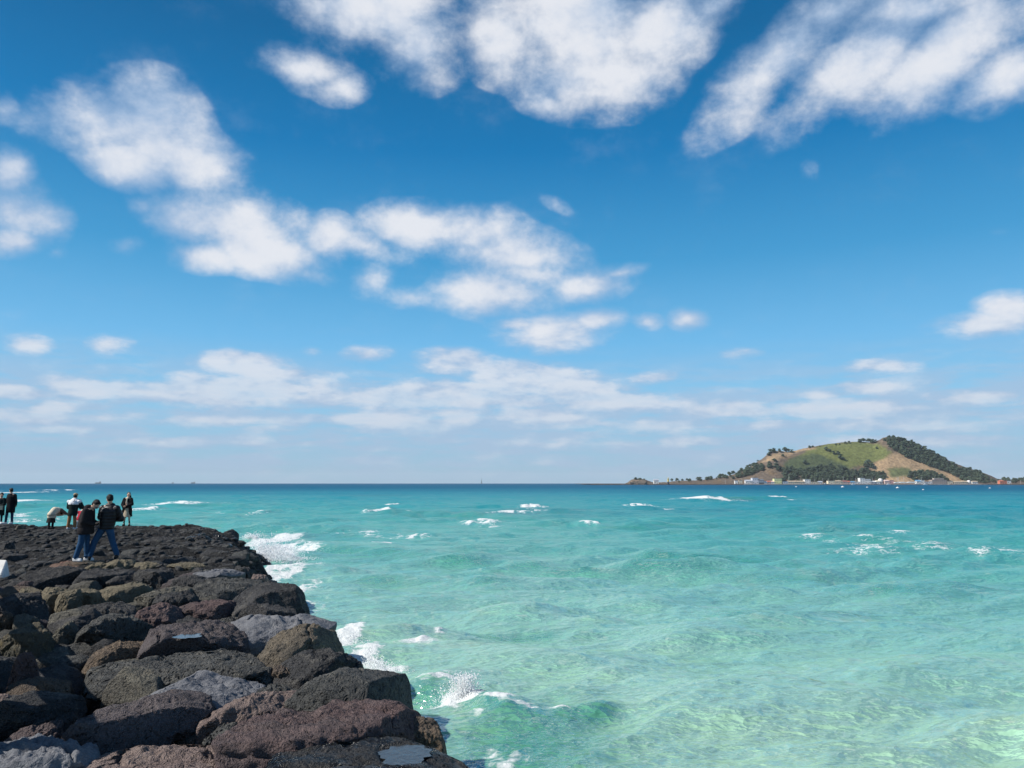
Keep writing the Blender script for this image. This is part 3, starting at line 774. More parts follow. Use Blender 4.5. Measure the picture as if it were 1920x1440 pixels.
def build_sea():
    az = np.concatenate([np.linspace(-180, -48, 34)[:-1], np.linspace(-48, 44, 900), np.linspace(44, 180, 34)[1:-1]])
    az = np.radians(az)
    r = [1.5, 3, 5, 7, 8]
    while r[-1] < 420: r.append(r[-1] * 1.0098)
    while r[-1] < 11500: r.append(r[-1] * 1.12)
    r = np.array(r)
    A, Rr = np.meshgrid(az, r)
    X = Rr * np.sin(A); Y = Rr * np.cos(A)
    P = np.stack([X, Y, X * 0], -1).reshape(-1, 3)
    x, y = P[:, 0], P[:, 1]; d = np.hypot(x, y)
    z = np.zeros(len(x)); g = np.random.default_rng(21)
    grp = .65 + .5 * perlin(P / 14.0) + .35 * perlin(P / 5.0 + 7)
    for i in range(64):
        lam = 10 ** g.uniform(math.log10(.42), math.log10(9.0))
        th = g.normal(0, .42) + (.25 if lam < 3 else 0.0)       # travelling towards the viewer, a little to the right
        k = 2 * PI / lam
        kx, ky = k * math.sin(th), -k * math.cos(th)
        amp = .0145 * lam ** .85 * g.uniform(.5, 1.2) * (.70 if lam < 1 else .92)
        cut = np.clip(lam / (d * .0098 * 2.6) - .6, 0, 1)
        ph = g.uniform(0, 2 * PI) + 1.2 * perlin(P / (lam * 2.5) + i)
        c = np.sin(kx * x + ky * y + ph)
        z += amp * cut * (c + .38 * (2 * c * c - 1)) * np.clip(grp, .15, 2)
    foam = np.zeros(len(x)); emer = np.zeros(len(x))
    for (cx, cy, hw, hh, st, up) in FOAM:
        if cy < 1000: hh *= .62; hw *= .88; st *= .80
        c0 = at_z(cx, cy, 0); dd = np.linalg.norm(c0[:2])
        wx = hw * dd / F * 1.1
        ya, yb = at_z(cx, cy + hh, 0)[1], at_z(cx, cy - hh, 0)[1]
        wy = max((yb - ya) / 2, .12)
        jag = .30 * wy * perlin(np.stack([x * 1.7 / max(wx, .5), y * 0, x * 0 + cx], 1)) * 2
        u = (x - c0[0]) / wx; v = (y - c0[1] - jag) / wy
        m = (np.abs(u) < 2) & (np.abs(v) < 4)
        q = u[m] ** 2 + v[m] ** 2
        brk = 1 + .55 * perlin(np.stack([x[m] / max(wx * .30, .6), y[m] / max(wy * 1.4, .4), x[m] * 0 + cx * .37], 1)) + .3 * perlin(np.stack([x[m] / max(wx * .1, .35), y[m] / max(wy * .7, .3), x[m] * 0 + cx * .7], 1))
        foam[m] = np.maximum(foam[m], st * np.exp(-.85 * q ** .75) * (1.22 if cy > 1000 else 1.12) * np.clip(1 + (brk - 1) * (1.0 if cy > 1000 else 1.7), .12, 1.35))
        if up > 0:
            ww = max(wy * .6, .35)
            vv = (y[m] - c0[1] - jag[m]) / ww
            sh = np.exp(-np.where(vv > 0, (vv / 1.8) ** 2, (vv / .9) ** 2)) * np.exp(-np.abs(u[m]) ** 3)
            z[m] += up * sh
    for pl, hgt, wid in RIDGE:
        q = np.array([at_z(a, b, 0)[:2] for a, b in pl])
        best = np.full(len(x), 1e9); sgn = np.zeros(len(x)); tt = np.zeros(len(x)); L = 0
        segs = [np.linalg.norm(q[i + 1] - q[i]) for i in range(len(q) - 1)]; tot = sum(segs)
        near = (np.abs(y - q[:, 1].mean()) < 40 + wid * 4) & (np.abs(x - q[:, 0].mean()) < tot + wid * 4)
        idx = np.where(near)[0]
        xx, yy = x[idx], y[idx]
        wob = .35 * wid * perlin(P[idx] / (wid * 2.2) + 3)
        for i in range(len(q) - 1):
            a, b = q[i], q[i + 1]; ab = b - a; l = segs[i]
            s = np.clip(((xx - a[0]) * ab[0] + (yy - a[1]) * ab[1]) / l ** 2, 0, 1)
            dx, dy = xx - a[0] - s * ab[0], yy - a[1] - s * ab[1]
            dist = np.hypot(dx, dy); side = np.sign(dy * ab[0] - dx * ab[1])
            bt = dist < best[idx]
            best[idx] = np.where(bt, dist, best[idx]); sgn[idx] = np.where(bt, side, sgn[idx]); tt[idx] = np.where(bt, (L + s * l) / tot, tt[idx])
            L += l
        dd = (best[idx] * sgn[idx] + wob) / wid           # >0 = far side of the crest
        prof = np.exp(-np.where(dd > 0, (dd / 2.0) ** 2, (dd / .75) ** 2)) - .35 * np.exp(-((dd + 1.9) / 1.1) ** 2)
        end = np.clip(np.minimum(tt[idx], 1 - tt[idx]) * 6, 0, 1)
        end = end * end * (3 - 2 * end)
        z[idx] += hgt * prof * end * (.8 + .5 * perlin(P[idx] / 2.3))
        emer[idx] = np.maximum(emer[idx], (.9 if hgt == .18 else .75 * np.clip(.6 + .9 * perlin(P[idx] / np.array([wid * 3.5, wid * 1.2, 1]) + 11), 0, 1.2)) * end * np.exp(-((dd + .5) / .9) ** 2))  # near faces of the crests shaded by a painted darker green
    # foam roughens the surface
    fo = np.clip(foam, 0, 1)
    z += fo * .035 * np.abs(perlin(P * 3.1)) * np.clip(90 / d, .3, 3)
    # water depth: 0 = ankle-deep over sand, 1 = deep
    ld = np.log10(np.clip(d, 5, 4e4))
    dep = np.interp(ld, [1.0, 1.15, 1.36, 1.6, 1.87, 2.1, 2.36, 2.6, 2.8, 3.2], [.0, .06, .17, .33, .47, .60, .73, .86, .95, 1.0])
    lat = x / np.maximum(y, 1)
    dep += np.where(y > 0, .07 * np.clip(lat * 1.6, -1, 1) * np.clip((ld - 1.3) / .4, 0, 1) * np.clip((2.5 - ld) / .4, 0, 1), 0)
    dep += .05 * fbm(P / np.array([16, 9, 1]), 3) * np.clip((2.4 - ld) * 1.5, 0, 1) + .05 * perlin(P / np.array([160, 45, 1])) * np.clip((ld - 1.7) * 2, 0, 1) * np.clip((3 - ld) * 2, 0, 1)
    # submerged reef patches (darker, bluish) and dark green over sunken rocks, with wave-trough shade painted in
    reef = np.zeros(len(x))
    for (cx, cy, hw, hh, st) in [(1010,964,190,6,.8),(1300,958,170,7,.6),(1400,938,120,3,.7),(1050,957,90,3,.9),(780,966,120,4,.35),(1650,965,330,12,.5),(1800,980,260,9,.35),(1500,990,300,9,.3),(700,929,60,1.5,.5),(590,1006,60,8,.3),(560,1010,40,8,.5),(80,925,80,3,.3)]:
        c0 = at_z(cx, cy, 0); dd = np.linalg.norm(c0[:2])
        wx = hw * dd / F; wy = (at_z(cx, cy - hh, 0)[1] - at_z(cx, cy + hh, 0)[1]) / 2
        q = ((x - c0[0]) / wx) ** 2 + ((y - c0[1]) / wy) ** 2
        reef = np.maximum(reef, st * np.exp(-q) * (.8 + .6 * perlin(P / np.array([wx * .3, wy * .4, 1]))))
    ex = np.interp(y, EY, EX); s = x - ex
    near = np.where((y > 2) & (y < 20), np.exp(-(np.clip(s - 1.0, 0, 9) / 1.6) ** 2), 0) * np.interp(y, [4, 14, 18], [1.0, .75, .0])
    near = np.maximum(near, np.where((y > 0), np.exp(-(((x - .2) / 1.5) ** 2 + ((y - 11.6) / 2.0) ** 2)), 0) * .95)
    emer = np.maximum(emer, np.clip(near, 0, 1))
    V = np.stack([x, y, z], 1)
    nr, na = A.shape
    i = np.arange(nr * na).reshape(nr, na)
    nxt = np.roll(i, -1, axis=1)
    Q = np.stack([i[:-1], nxt[:-1], nxt[1:], i[1:]], -1).reshape(-1, 4)[:, ::-1]
    me = mesh_np('sea', V, np.ascontiguousarray(Q))
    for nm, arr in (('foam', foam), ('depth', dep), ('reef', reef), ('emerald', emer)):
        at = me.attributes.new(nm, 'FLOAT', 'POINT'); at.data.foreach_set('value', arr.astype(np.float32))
    m, t, b = new_mat('sea_water')
    out = t.n['Material Output']
    att = lambda k: t.new('ShaderNodeAttribute', attribute_name=k).outputs['Fac']
    pos = t.new('ShaderNodeNewGeometry').outputs['Position']
    mott = t.noise(t.vec('MULTIPLY', pos, (.55, 1.0, 1)), .8, 5, .6, .5)
    dpt = t.math('MULTIPLY_ADD', t.math('SUBTRACT', mott, .5), .16, att('depth'))
    col = t.ramp(dpt, [(p_, tuple(v * .72 for v in c_)) for p_, c_ in [(.0, (.50, .77, .54)), (.08, (.42, .74, .53)), (.20, (.29, .65, .50)), (.36, (.135, .50, .41)), (.5, (.065, .42, .38)), (.62, (.028, .35, .375)), (.76, (.004, .265, .35)), (.90, (.0, .155, .275)), (1.0, (.0, .105, .22))]])
    sand_caustics = t.math('MULTIPLY', t.rng(t.noise(t.vec('MULTIPLY', pos, (.4, .8, 1)), 1.6, 5, .65, .8), .52, .72), t.rng(att('depth'), .34, .05))  # yellow-green sand mottling with caustic light painted in
    col = t.mix(t.math('MULTIPLY', sand_caustics, .34), col, (.40, .54, .27, 1))
    sky_streaks = t.rng(t.noise(t.vec('MULTIPLY', pos, (.16, .42, 1)), 1.0, 5, .62, .3), .46, .66)  # grey-blue streaks of reflected sky painted into the water colour
    col = t.mix(t.math('MULTIPLY', sky_streaks, .22), col, t.mix(.5, col, (.20, .40, .42, 1)))
    col = t.mix(t.math('MULTIPLY', att('reef'), .6), col, (.030, .11, .15, 1))
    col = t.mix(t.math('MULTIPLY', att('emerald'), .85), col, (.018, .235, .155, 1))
    # ripples
    pa = t.vec('MULTIPLY', pos, (.48, 1.0, 1.0))
    n1 = t.noise(pa, 1.5, 3, .5, .15); n2 = t.noise(t.mapping(pa, (3, 1, 0), (0, 0, .35)), 4.2, 3, .5, .1); n3 = t.noise(pa, 13, 2, .5, .0)
    n0 = t.noise(t.vec('MULTIPLY', pos, (.10, .28, 1)), 1.0, 4, .6, .4)
    rid = lambda n: t.math('SUBTRACT', 1.0, t.math('MULTIPLY', t.math('ABSOLUTE', t.math('SUBTRACT', n, .5)), 2.0))
    h = t.math('MULTIPLY', rid(n1), .22); h = t.math('MULTIPLY_ADD', rid(n2), .085, h); h = t.math('MULTIPLY_ADD', n3, .030, h)
    h = t.math('MULTIPLY_ADD', n0, .4, h)
    bp = t.new('ShaderNodeBump'); bp.inputs['Strength'].default_value = .60; bp.inputs['Distance'].default_value = 1.0
    t.l.new(h, bp.inputs['Height'])
    dif = t.new('ShaderNodeBsdfDiffuse'); t.l.new(col, dif.inputs[0]); t.l.new(bp.outputs[0], dif.inputs['Normal'])
    glo = t.new('ShaderNodeBsdfGlossy'); glo.inputs['Roughness'].default_value = .09; glo.inputs[0].default_value = (1, 1, 1, 1)
    t.l.new(bp.outputs[0], glo.inputs['Normal'])
    fr = t.new('ShaderNodeFresnel'); fr.inputs[0].default_value = 1.33; t.l.new(bp.outputs[0], fr.inputs['Normal'])
    # a wind-roughened sea never reaches mirror reflection at the horizon
    ff = t.math('MINIMUM', fr.outputs[0], t.rng(att('depth'), .25, .95, .44, .06, False))
    mx = t.new('ShaderNodeMixShader'); t.l.new(ff, mx.inputs[0]); t.l.new(dif.outputs[0], mx.inputs[1]); t.l.new(glo.outputs[0], mx.inputs[2])
    # foam: lacy, denser where the attribute is high
    fa = att('foam')
    pf = t.vec('ADD', t.vec('MULTIPLY', pos, (.7, 1, 1)), t.vec('MULTIPLY', t.noise(pos, 1.4, 3, .6, 0, 1), (.9, .9, 0)))
    lace = t.voro(pf, 2.6, 'DISTANCE_TO_EDGE'); lace2 = t.voro(pf, 7.5, 'DISTANCE_TO_EDGE')
    lc = t.math('ADD', t.rng(lace, .22, .0, 0, .55, False), t.rng(lace2, .25, .0, 0, .3, False))
    lc = t.math('ADD', lc, t.math('MULTIPLY', t.math('SUBTRACT', t.noise(t.vec('MULTIPLY', pos, (.5, 1, 1)), 3.0, 5, .7), .5), 1.6))
    lc = t.math('ADD', lc, t.math('MULTIPLY', t.math('SUBTRACT', t.noise(t.vec('MULTIPLY', pos, (.35, .8, 1)), .7, 5, .72), .5), 2.2))
    fm = t.rng(t.math('MULTIPLY_ADD', fa, 1.55, t.math('MULTIPLY', lc, .70)), 1.02, 1.55)
    fm = t.math('MULTIPLY', fm, t.rng(fa, .08, .3))
    # scattered flecks
    fl = t.rng(t.noise(t.vec('MULTIPLY', pos, (.8, 1, 1)), 7.0, 4, .75), .70, .74)
    fl = t.math('MULTIPLY', fl, t.math('MAXIMUM', t.math('MULTIPLY', att('emerald'), .9), t.rng(fa, .05, .5)))
    fm = t.math('MAXIMUM', fm, fl)
    fd = t.new('ShaderNodeBsdfDiffuse'); fd.inputs[0].default_value = (.66, .69, .69, 1)
    fb = t.new('ShaderNodeBump'); fb.inputs['Strength'].default_value = .6; fb.inputs['Distance'].default_value = .15
    t.l.new(t.noise(pos, 7.0, 5, .7), fb.inputs['Height']); t.l.new(fb.outputs[0], fd.inputs['Normal'])
    m2 = t.new('ShaderNodeMixShader'); t.l.new(fm, m2.inputs[0]); t.l.new(mx.outputs[0], m2.inputs[1]); t.l.new(fd.outputs[0], m2.inputs[2])
    t.l.new(m2.outputs[0], out.inputs[0]); t.n.remove(b)
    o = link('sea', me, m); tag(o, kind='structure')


build_sea()
mf_, tf_, bf_ = new_mat('spray_foam')
d_ = tf_.new('ShaderNodeBsdfDiffuse'); d_.inputs[0].default_value = (.93, .94, .95, 1)
l_ = tf_.new('ShaderNodeBsdfTranslucent'); l_.inputs[0].default_value = (.95, .96, .97, 1)
x_ = tf_.new('ShaderNodeMixShader'); x_.inputs[0].default_value = .45
tf_.l.new(d_.outputs[0], x_.inputs[1]); tf_.l.new(l_.outputs[0], x_.inputs[2])
g_ = tf_.new('ShaderNodeBsdfTransparent'); y_ = tf_.new('ShaderNodeMixShader'); y_.inputs[0].default_value = .05
tf_.l.new(x_.outputs[0], y_.inputs[1]); tf_.l.new(g_.outputs[0], y_.inputs[2]); tf_.l.new(y_.outputs[0], tf_.n['Material Output'].inputs[0]); tf_.n.remove(bf_)
M['foam'] = mf_


def spray(name, label, jets, n, seed):
    """droplets thrown along little ballistic arcs: one countless mass"""
    g = np.random.default_rng(seed); VV, FF = [], []; off = 0
    V0 = np.array([(1, 0, 0), (-1, 0, 0), (0, 1, 0), (0, -1, 0), (0, 0, 1), (0, 0, -1)], float); V1, F1 = ico(0)
    F0 = np.array([(0, 2, 4), (2, 1, 4), (1, 3, 4), (3, 0, 4), (2, 0, 5), (1, 2, 5), (3, 1, 5), (0, 3, 5)])
    for (p, v, spread, cnt, size) in jets:
        for i in range(int(cnt * n)):
            t_ = g.uniform(0, 1) ** .7
            tot = .62
            vel = np.array(v) + g.normal(size=3) * spread
            T = t_ * tot
            q = np.array(p) + g.normal(size=3) * np.array([.10, .10, .03]) + vel * T + np.array([0, 0, -4.9]) * T * T
            if q[2] < -.05: q[2] = g.uniform(-.02, .05)
            s = size * .46 * g.uniform(.35, 1.6) ** 2 * (1.3 - .8 * t_)
            e = s * np.array([1, 1, 1 + g.uniform(0, .6)])
            big = s > .02
            V, Fc = (V1, F1) if big else (V0, F0)
            W = V * e * (1 + .25 * g.normal(size=(len(V), 1)) * (.6 if big else 0)) + q
            VV.append(W); FF.append(Fc + off); off += len(V)
    me = mesh_np(name, np.concatenate(VV), np.concatenate(FF), True, M['foam'])
    tag(link(name, me), label, kind='stuff')


def P0(px, py, z=0.0): return at_z(px, py, z)
j = []
for k in range(13):
    a = k / 12
    j.append((P0(862 + 14 * a, 1325 - 4 * a), (-.15 + .35 * a, -.1, 1.9 + 1.2 * math.sin(a * 3.1)), .055, .08, .012))
j += [(P0(880 + i * 14, 1330 + i * 3), (.15, 0, 1.15 - .1 * i), .30, .12, .016) for i in range(9)]
j += [(P0(850, 1318), (-.7, 0, 1.9), .3, .18, .009)]
spray('sea_spray', 'tall thin splash of clapotis wave beside the round domed boulder', j, 4200, 1)
j = [(P0(655 + i * 9, 1208 + i * 9), (.35, .1, 1.55 - .1 * i), .42, .22, .013) for i in range(7)]
spray('sea_spray', 'fan of white spray behind the knobbed boulder on the edge', j, 4000, 2)
j = [(P0(484 + i * 8, 1038 + (i % 3) * 10), (.8, .1, 2.7 - .2 * i), .85, .5, .026) for i in range(8)]
j += [(P0(462 + i * 8, 1012), (.2, .1, 2.0), .5, .20, .024) for i in range(3)]
spray('sea_spray', 'white burst of surf breaking on the tip of the far shelf', j, 4200, 3)

# ------------------------------------------------------------------ the island
YS, YR = 1790.0, 1985.0           # shore line and ridge distance
PROF = [(1100,907.5),(1168,907),(1176,904),(1182,899),(1192,897),(1205,898),(1214,901),(1222,904),(1250,904),(1258,902),(1280,901),(1310,900),(1335,897),(1350,893.5),(1365,891),(1380,887),(1400,878),(1415,868),(1430,858),(1440,850),(1450,846),(1460,845),(1475,848),(1490,845),(1505,841),(1520,838),(1540,834),(1560,831),(1580,829),(1600,828),(1615,828),(1635,829),(1645,826),(1655,821),(1664,818.5),(1674,820),(1690,825),(1710,833),(1735,843),(1760,855),(1785,868),(1810,877),(1835,885),(1853,892),(1862,897),(1880,899),(1900,899.5),(1940,901),(2000,902),(2080,906),(2150,908)]


def hill_h(X, Y):
    sh = X.shape
    px = 960 + X / Y * F * 1.0
    pr = np.interp(px, [a for a, b in PROF], [906.6 - b for a, b in PROF]) * YR / F
    rv = YR + 12 * np.sin(X / 60.0)
    t = (Y - YS - 48) / (rv - YS - 48)
    up = np.clip(t, 0, 1)
    # gentle foot, steep middle
    prof = np.where(t <= 1, up * 0 + 1.0 * (up ** 1.05 * .55 + .45 * (up * up * (3 - 2 * up))), np.clip(1 - (t - 1) * 1.1, 0, 1) ** 1.2)
    foot = np.clip((Y - YS + 6) / 10, 0, 1)
    P = np.stack([X / 38, Y / 38, X * 0], -1).reshape(-1, 3)
    n = fbm(P, 4, .5).reshape(sh)
    z = pr * prof + foot * 2.2
    big = np.clip(pr / 60, 0, 1)
    z += n * 4.5 * big * np.clip(t * 3, 0, 1) * np.clip(1.02 - t, .0, 1)
    z += fbm(P * 4, 2).reshape(sh) * .8 * foot * np.clip(t * 4, 0, 1)
    return z * foot - 1.5 * (1 - foot)


def in_poly(x, y, poly):
    r = np.zeros(x.shape, bool); n = len(poly)
    for i in range(n):
        x1, y1 = poly[i]; x2, y2 = poly[(i + 1) % n]
        c = (y1 > y) != (y2 > y)
        with np.errstate(divide='ignore', invalid='ignore'):
            xi = (x2 - x1) * (y - y1) / (y2 - y1 + 1e-12) + x1
        r ^= c & (x < xi)
    return r


GREEN = [(1483,863),(1504,851),(1520,842),(1550,833),(1580,830),(1607,828),(1645,833),(1660,840),(1672,849),(1664,859),(1645,863),(1630,868),(1612,874),(1582,879),(1540,880),(1500,877)]
OLIVE = [(1470,866),(1490,856),(1530,850),(1560,862),(1585,872),(1600,880),(1520,886),(1470,880)]
TAN = [(1634,872),(1650,862),(1668,857),(1674,848),(1692,850),(1724,864),(1784,888),(1816,904),(1690,906),(1660,900),(1636,886)]
TAN2 = [(1425,866),(1440,856),(1460,847),(1480,846),(1530,836),(1530,841),(1500,846),(1470,858),(1440,866)]
LGREEN = [(1664,879),(1690,875),(1708,880),(1712,888),(1700,893),(1668,895)]


def build_hill():
    xs = np.linspace(180, 2150, 560); ys = np.concatenate([np.linspace(YS - 8, YS + 14, 12)[:-1], np.linspace(YS + 14, YR + 40, 80)[:-1], np.linspace(YR + 40, YR + 260, 22)])
    X, Y = np.meshgrid(xs, ys); Z = hill_h(X, Y)
    V = np.stack([X, Y, Z], -1).reshape(-1, 3)
    ny, nx = X.shape; i = np.arange(nx * ny).reshape(ny, nx)
    Q = np.stack([i[:-1, :-1], i[:-1, 1:], i[1:, 1:], i[1:, :-1]], -1).reshape(-1, 4)
    me = mesh_np('hill', V, Q)
    sp, cp = math.sin(PITCH), math.cos(PITCH)
    dz = V[:, 2] - CAM_H
    dep = V[:, 1] * cp + dz * sp
    px = 960 + F * V[:, 0] / dep; py = 720 - F * (dz * cp - V[:, 1] * sp) / dep
    jx = px + 5 * fbm(V / 14, 3); jy = py + 2.5 * fbm(V / 14 + 9, 3)
    base = np.tile(np.array([.185, .145, .115]), (len(V), 1))
    base = np.where(((.5 + .5 * fbm(V / 20, 3)) > .62)[:, None], np.array([.21, .15, .095]), base)
    def setc(poly, c, yl=YR + 15):
        m = in_poly(jx, jy, poly) & (V[:, 1] < yl); base[m] = c
    setc(GREEN, (.190, .215, .075)); setc(OLIVE, (.095, .125, .065)); setc(TAN, (.50, .35, .215)); setc(TAN2, (.46, .33, .21)); setc(LGREEN, (.16, .185, .085))
    base[(V[:, 2] < 1.6) & (V[:, 1] < YS + 12)] = (.05, .045, .04)
    base *= (1 + .22 * fbm(V / 9, 3))[:, None]
    # soften the borders between covers
    B = base.reshape(ny, nx, 3)
    for _ in range(2):
        B[1:-1, 1:-1] = (B[1:-1, 1:-1] * 2 + B[:-2, 1:-1] + B[2:, 1:-1] + B[1:-1, :-2] + B[1:-1, 2:]) / 6
    B = B * .75
    ca = me.color_attributes.new('cover', 'FLOAT_COLOR', 'POINT')
    ca.data.foreach_set('color', np.concatenate([B.reshape(-1, 3), np.ones((len(V), 1))], 1).astype(np.float32).ravel())
    m, t, b = new_mat('hill_ground')
    col = t.new('ShaderNodeAttribute', attribute_name='cover').outputs['Color']
    pos = t.new('ShaderNodeNewGeometry').outputs['Position']
    n = t.noise(pos, .16, 5, .7)
    t.l.new(t.mix(1.0, col, t.mix(t.rng(n, .3, .7), (.62, .62, .62, 1), (1.25, 1.22, 1.15, 1)), 'MULTIPLY'), b.inputs['Base Color'])
    b.inputs['Roughness'].default_value = .95; b.inputs['Specular IOR Level'].default_value = .1
    bp = t.new('ShaderNodeBump'); bp.inputs['Strength'].default_value = .8; bp.inputs['Distance'].default_value = 2.5
    t.l.new(t.noise(pos, .22, 5, .7), bp.inputs['Height']); t.l.new(bp.outputs[0], b.inputs['Normal'])
    tag(link('hill', me, m), kind='structure')


build_hill()


def hill_pt(px, py):
    """first hit of the view ray with the hill"""
    d = ray(px, py)
    ys = np.linspace(YS, YR + 60, 240)
    X = d[0] / d[1] * ys; Z = CAM_H + d[2] / d[1] * ys
    H = hill_h(X, ys)
    k = np.where(H >= Z)[0]
    i = k[0] if len(k) else int(np.argmin(Z - H + (ys < YR - 30) * 5 + (ys > YR + 20) * 50))
    return float(X[i]), float(ys[i]), float(H[i])


def tree_mesh(seed, h=9.0, w=8.0, n=26, tall=False):
    g = np.random.default_rng(seed); VV, FF = [], []; off = 0; MI = []
    V0, F0 = ico(1)
    for i in range(n):
        a = g.uniform(0, 2 * PI); u = g.uniform(0, 1) ** .6
        lev = g.uniform(.30, 1.0)
        rad = w / 2 * u * (1.05 - (lev - .45) ** 2 * 1.8)
        c = np.array([rad * math.cos(a), rad * math.sin(a), h * lev * .92])
        s = np.array([1.5, 1.5, .9]) * g.uniform(.6, 1.25) * w / 8
        V = V0 * s * (1 + .32 * g.normal(size=(len(V0), 1))) + c
        VV.append(V); FF.append(F0 + off); off += len(V0); MI += [0] * len(F0)
    # trunk and limbs
    def tube(a, b, ra, rb):
        nonlocal off
        a, b = np.array(a, float), np.array(b, float); k = 6
        an = np.arange(k) * 2 * PI / k
        r1 = np.stack([np.cos(an), np.sin(an), an * 0], 1)
        V = np.concatenate([a + r1 * ra, b + r1 * rb]); q = []
        for i in range(k):
            j2 = (i + 1) % k; q += [(i, j2, k + j2), (i, k + j2, k + i)]
        VV.append(V); FF.append(np.array(q) + off); off += len(V); MI.extend([1] * len(q))
    tube((0, 0, -1.5), (.2, .1, h * .55), w * .045, w * .025)
    for i in range(3):
        a = g.uniform(0, 6.28)
        tube((.1, 0, h * .35), (w * .3 * math.cos(a), w * .3 * math.sin(a), h * .62), w * .02, w * .01)
    me = mesh_np('pine_tree', np.concatenate(VV), np.concatenate(FF), False)
    me.materials.append(M['pine']); me.materials.append(M['bark'])
    me.polygons.foreach_set('material_index', np.array(MI, dtype=np.int32))
    return me, np.concatenate(VV), np.concatenate(FF), np.array(MI)


mp, tp, bp_ = new_mat('pine_foliage')
rnd = tp.new('ShaderNodeObjectInfo').outputs['Random']
nn = tp.noise(tp.new('ShaderNodeNewGeometry').outputs['Position'], .35, 4, .7)
cc_ = tp.mix(tp.rng(nn, .35, .68), (.040, .064, .052, 1), (.066, .096, .062, 1))
cc_ = tp.mix(tp.math('MULTIPLY', rnd, .35), cc_, (.060, .075, .035, 1))
tp.l.new(cc_, bp_.inputs['Base Color']); bp_.inputs['Roughness'].default_value = .9; bp_.inputs['Specular IOR Level'].default_value = .15
M['pine'] = mp
M['bark'] = plain('bark', (.07, .05, .04), .9)
TREES = [tree_mesh(60 + i, h=random.uniform(7.5, 10.5), w=random.uniform(6.5, 9)) for i in range(6)]
FOREST = [
 ('evergreen in the wood on the long right slope', 'trees of the right slope wood', [(1655,823),(1675,820),(1700,827),(1725,836),(1760,853),(1790,871),(1830,883),(1855,896),(1850,905),(1812,903),(1778,885),(1740,872),(1700,857),(1672,840)], 620),
 ('dark tree in the wood belt at the hill foot', 'trees of the belt at the hill foot', [(1466,880),(1484,876),(1500,884),(1530,874),(1560,870),(1600,882),(1620,880),(1640,888),(1654,886),(1668,902),(1466,902)], 380),
 ('dark tree in the small wood above the terraced house', 'trees of the small right wood', [(1703,899),(1706,888),(1730,883),(1760,889),(1778,900)], 95),
 ('dark tree in the wood on the left flank of the island hill', 'trees of the left flank', [(1382,886),(1400,877),(1412,870),(1430,873),(1432,880),(1400,893),(1378,896)], 80),
 ('dark evergreen on the low spit left of the hill', 'trees on the low spit', [(1255,904),(1258,895),(1275,896),(1300,899),(1335,893),(1348,889),(1372,892),(1400,898),(1350,897),(1300,902)], 36),
 ('dark tree near the shore right of the hill foot', 'trees right of the hill foot', [(1850,904),(1870,901),(1900,898),(1960,899),(1960,904)], 40),
]
SINGLE = [(1367,877,'lone dark tree on the spit before the left flank',1.4),(1374,875,'tree beside the lone one at the start of the left flank',1.1),
 (1421,862,'small thin tree standing alone on the left ridge',.55),(1444,848,'big dark pine, leftmost on the sandy crest',1.5),(1450,846,'broad pine next to the leftmost on the sandy crest',1.6),(1441,852,'lower pine on the left side of the sandy crest',1.2),
 (1462,844,'pine in the middle of the sandy crest row',1.2),(1472,842,'tall pine above the sandy cut',1.3),(1478,845,'round pine right of the sandy cut',1.2),(1485,846,'last pine at the right end of the sandy crest',1.1),
 (1468,853,'dark bush below the sandy cut',.9),(1452,862,'dark pine on the slope below the crest row',1.1),(1442,868,'tree above the left flank wood',1.2),(1443,875,'tree joining the left flank wood from above',1.3),(1456,874,'large round tree on the brown slope',1.5),(1459,880,'tree at the lower end of the brown slope',1.3),
 (1509,867,'round dark tree alone on the left part of the green meadow',1.4),(1501,880,'tree at the lower left corner of the meadow',1.2),(1511,882,'second tree at the lower left corner of the meadow',1.3),
 (1549,842,'dark tree high on the green meadow, left of the others',1.1),(1555,844,'tree beside the highest one on the meadow',1.0),(1563,849,'tree in the middle of the diagonal row on the meadow',1.1),(1572,850,'tall tree of the diagonal row on the meadow',1.3),(1575,858,'big dark tree at the lower end of the diagonal row',1.5),(1581,860,'lowest tree of the diagonal row on the meadow',1.2),
 (1628,871,'large dark tree below the meadow, left of the tan slope',1.8),(1633,875,'dark tree touching the large one below the meadow',1.5),(1622,873,'dark tree on the left of the large one below the meadow',1.3),
 (1612,827,'dark tree of the left summit clump, leftmost',1.3),(1619,825,'tree of the left summit clump, second',1.4),(1628,826,'tree in the middle of the left summit clump',1.4),(1636,828,'tree at the right of the left summit clump',1.2),(1631,822,'tallest tree of the left summit clump',1.2),(1642,827,'last small tree of the left summit clump',1.0),(1644,839,'small dark bush on the saddle under the summit',.8),
 (1567,831,'small bush on the skyline above the meadow',.6),(1574,831,'second small bush on the skyline above the meadow',.6),(1585,829,'bush on the skyline left of the summit clump',.7),(1592,828,'round bush on the skyline nearer the summit clump',.8),(1537,835,'tiny bush on the skyline at the left of the meadow',.5),(1518,837,'group bush on the skyline right of the sandy crest',.9),(1524,836,'second bush on the skyline right of the sandy crest',.8),
 (1890,897,'dark round tree behind the red-roofed house',1.1),(1192,897,'dark bush on the rock outcrop at the end of the spit',.8),(1200,898,'second bush on the rock outcrop of the spit',.9),(1208,899,'third bush on the rock outcrop of the spit',.8)]
tcount = 0
for (px, py, lab, s) in SINGLE:
    x, y, z = hill_pt(px, py + 3)
    o = link('pine_tree', TREES[tcount % 6][0]); o.location = (x, y, z - .6); s *= 1.0; o.scale = (s, s, s * .95); o.rotation_euler = (0, 0, random.uniform(0, 6))
    tag(o, lab, 'tree'); tcount += 1
SV, SF, SM = [], [], []; soff = 0
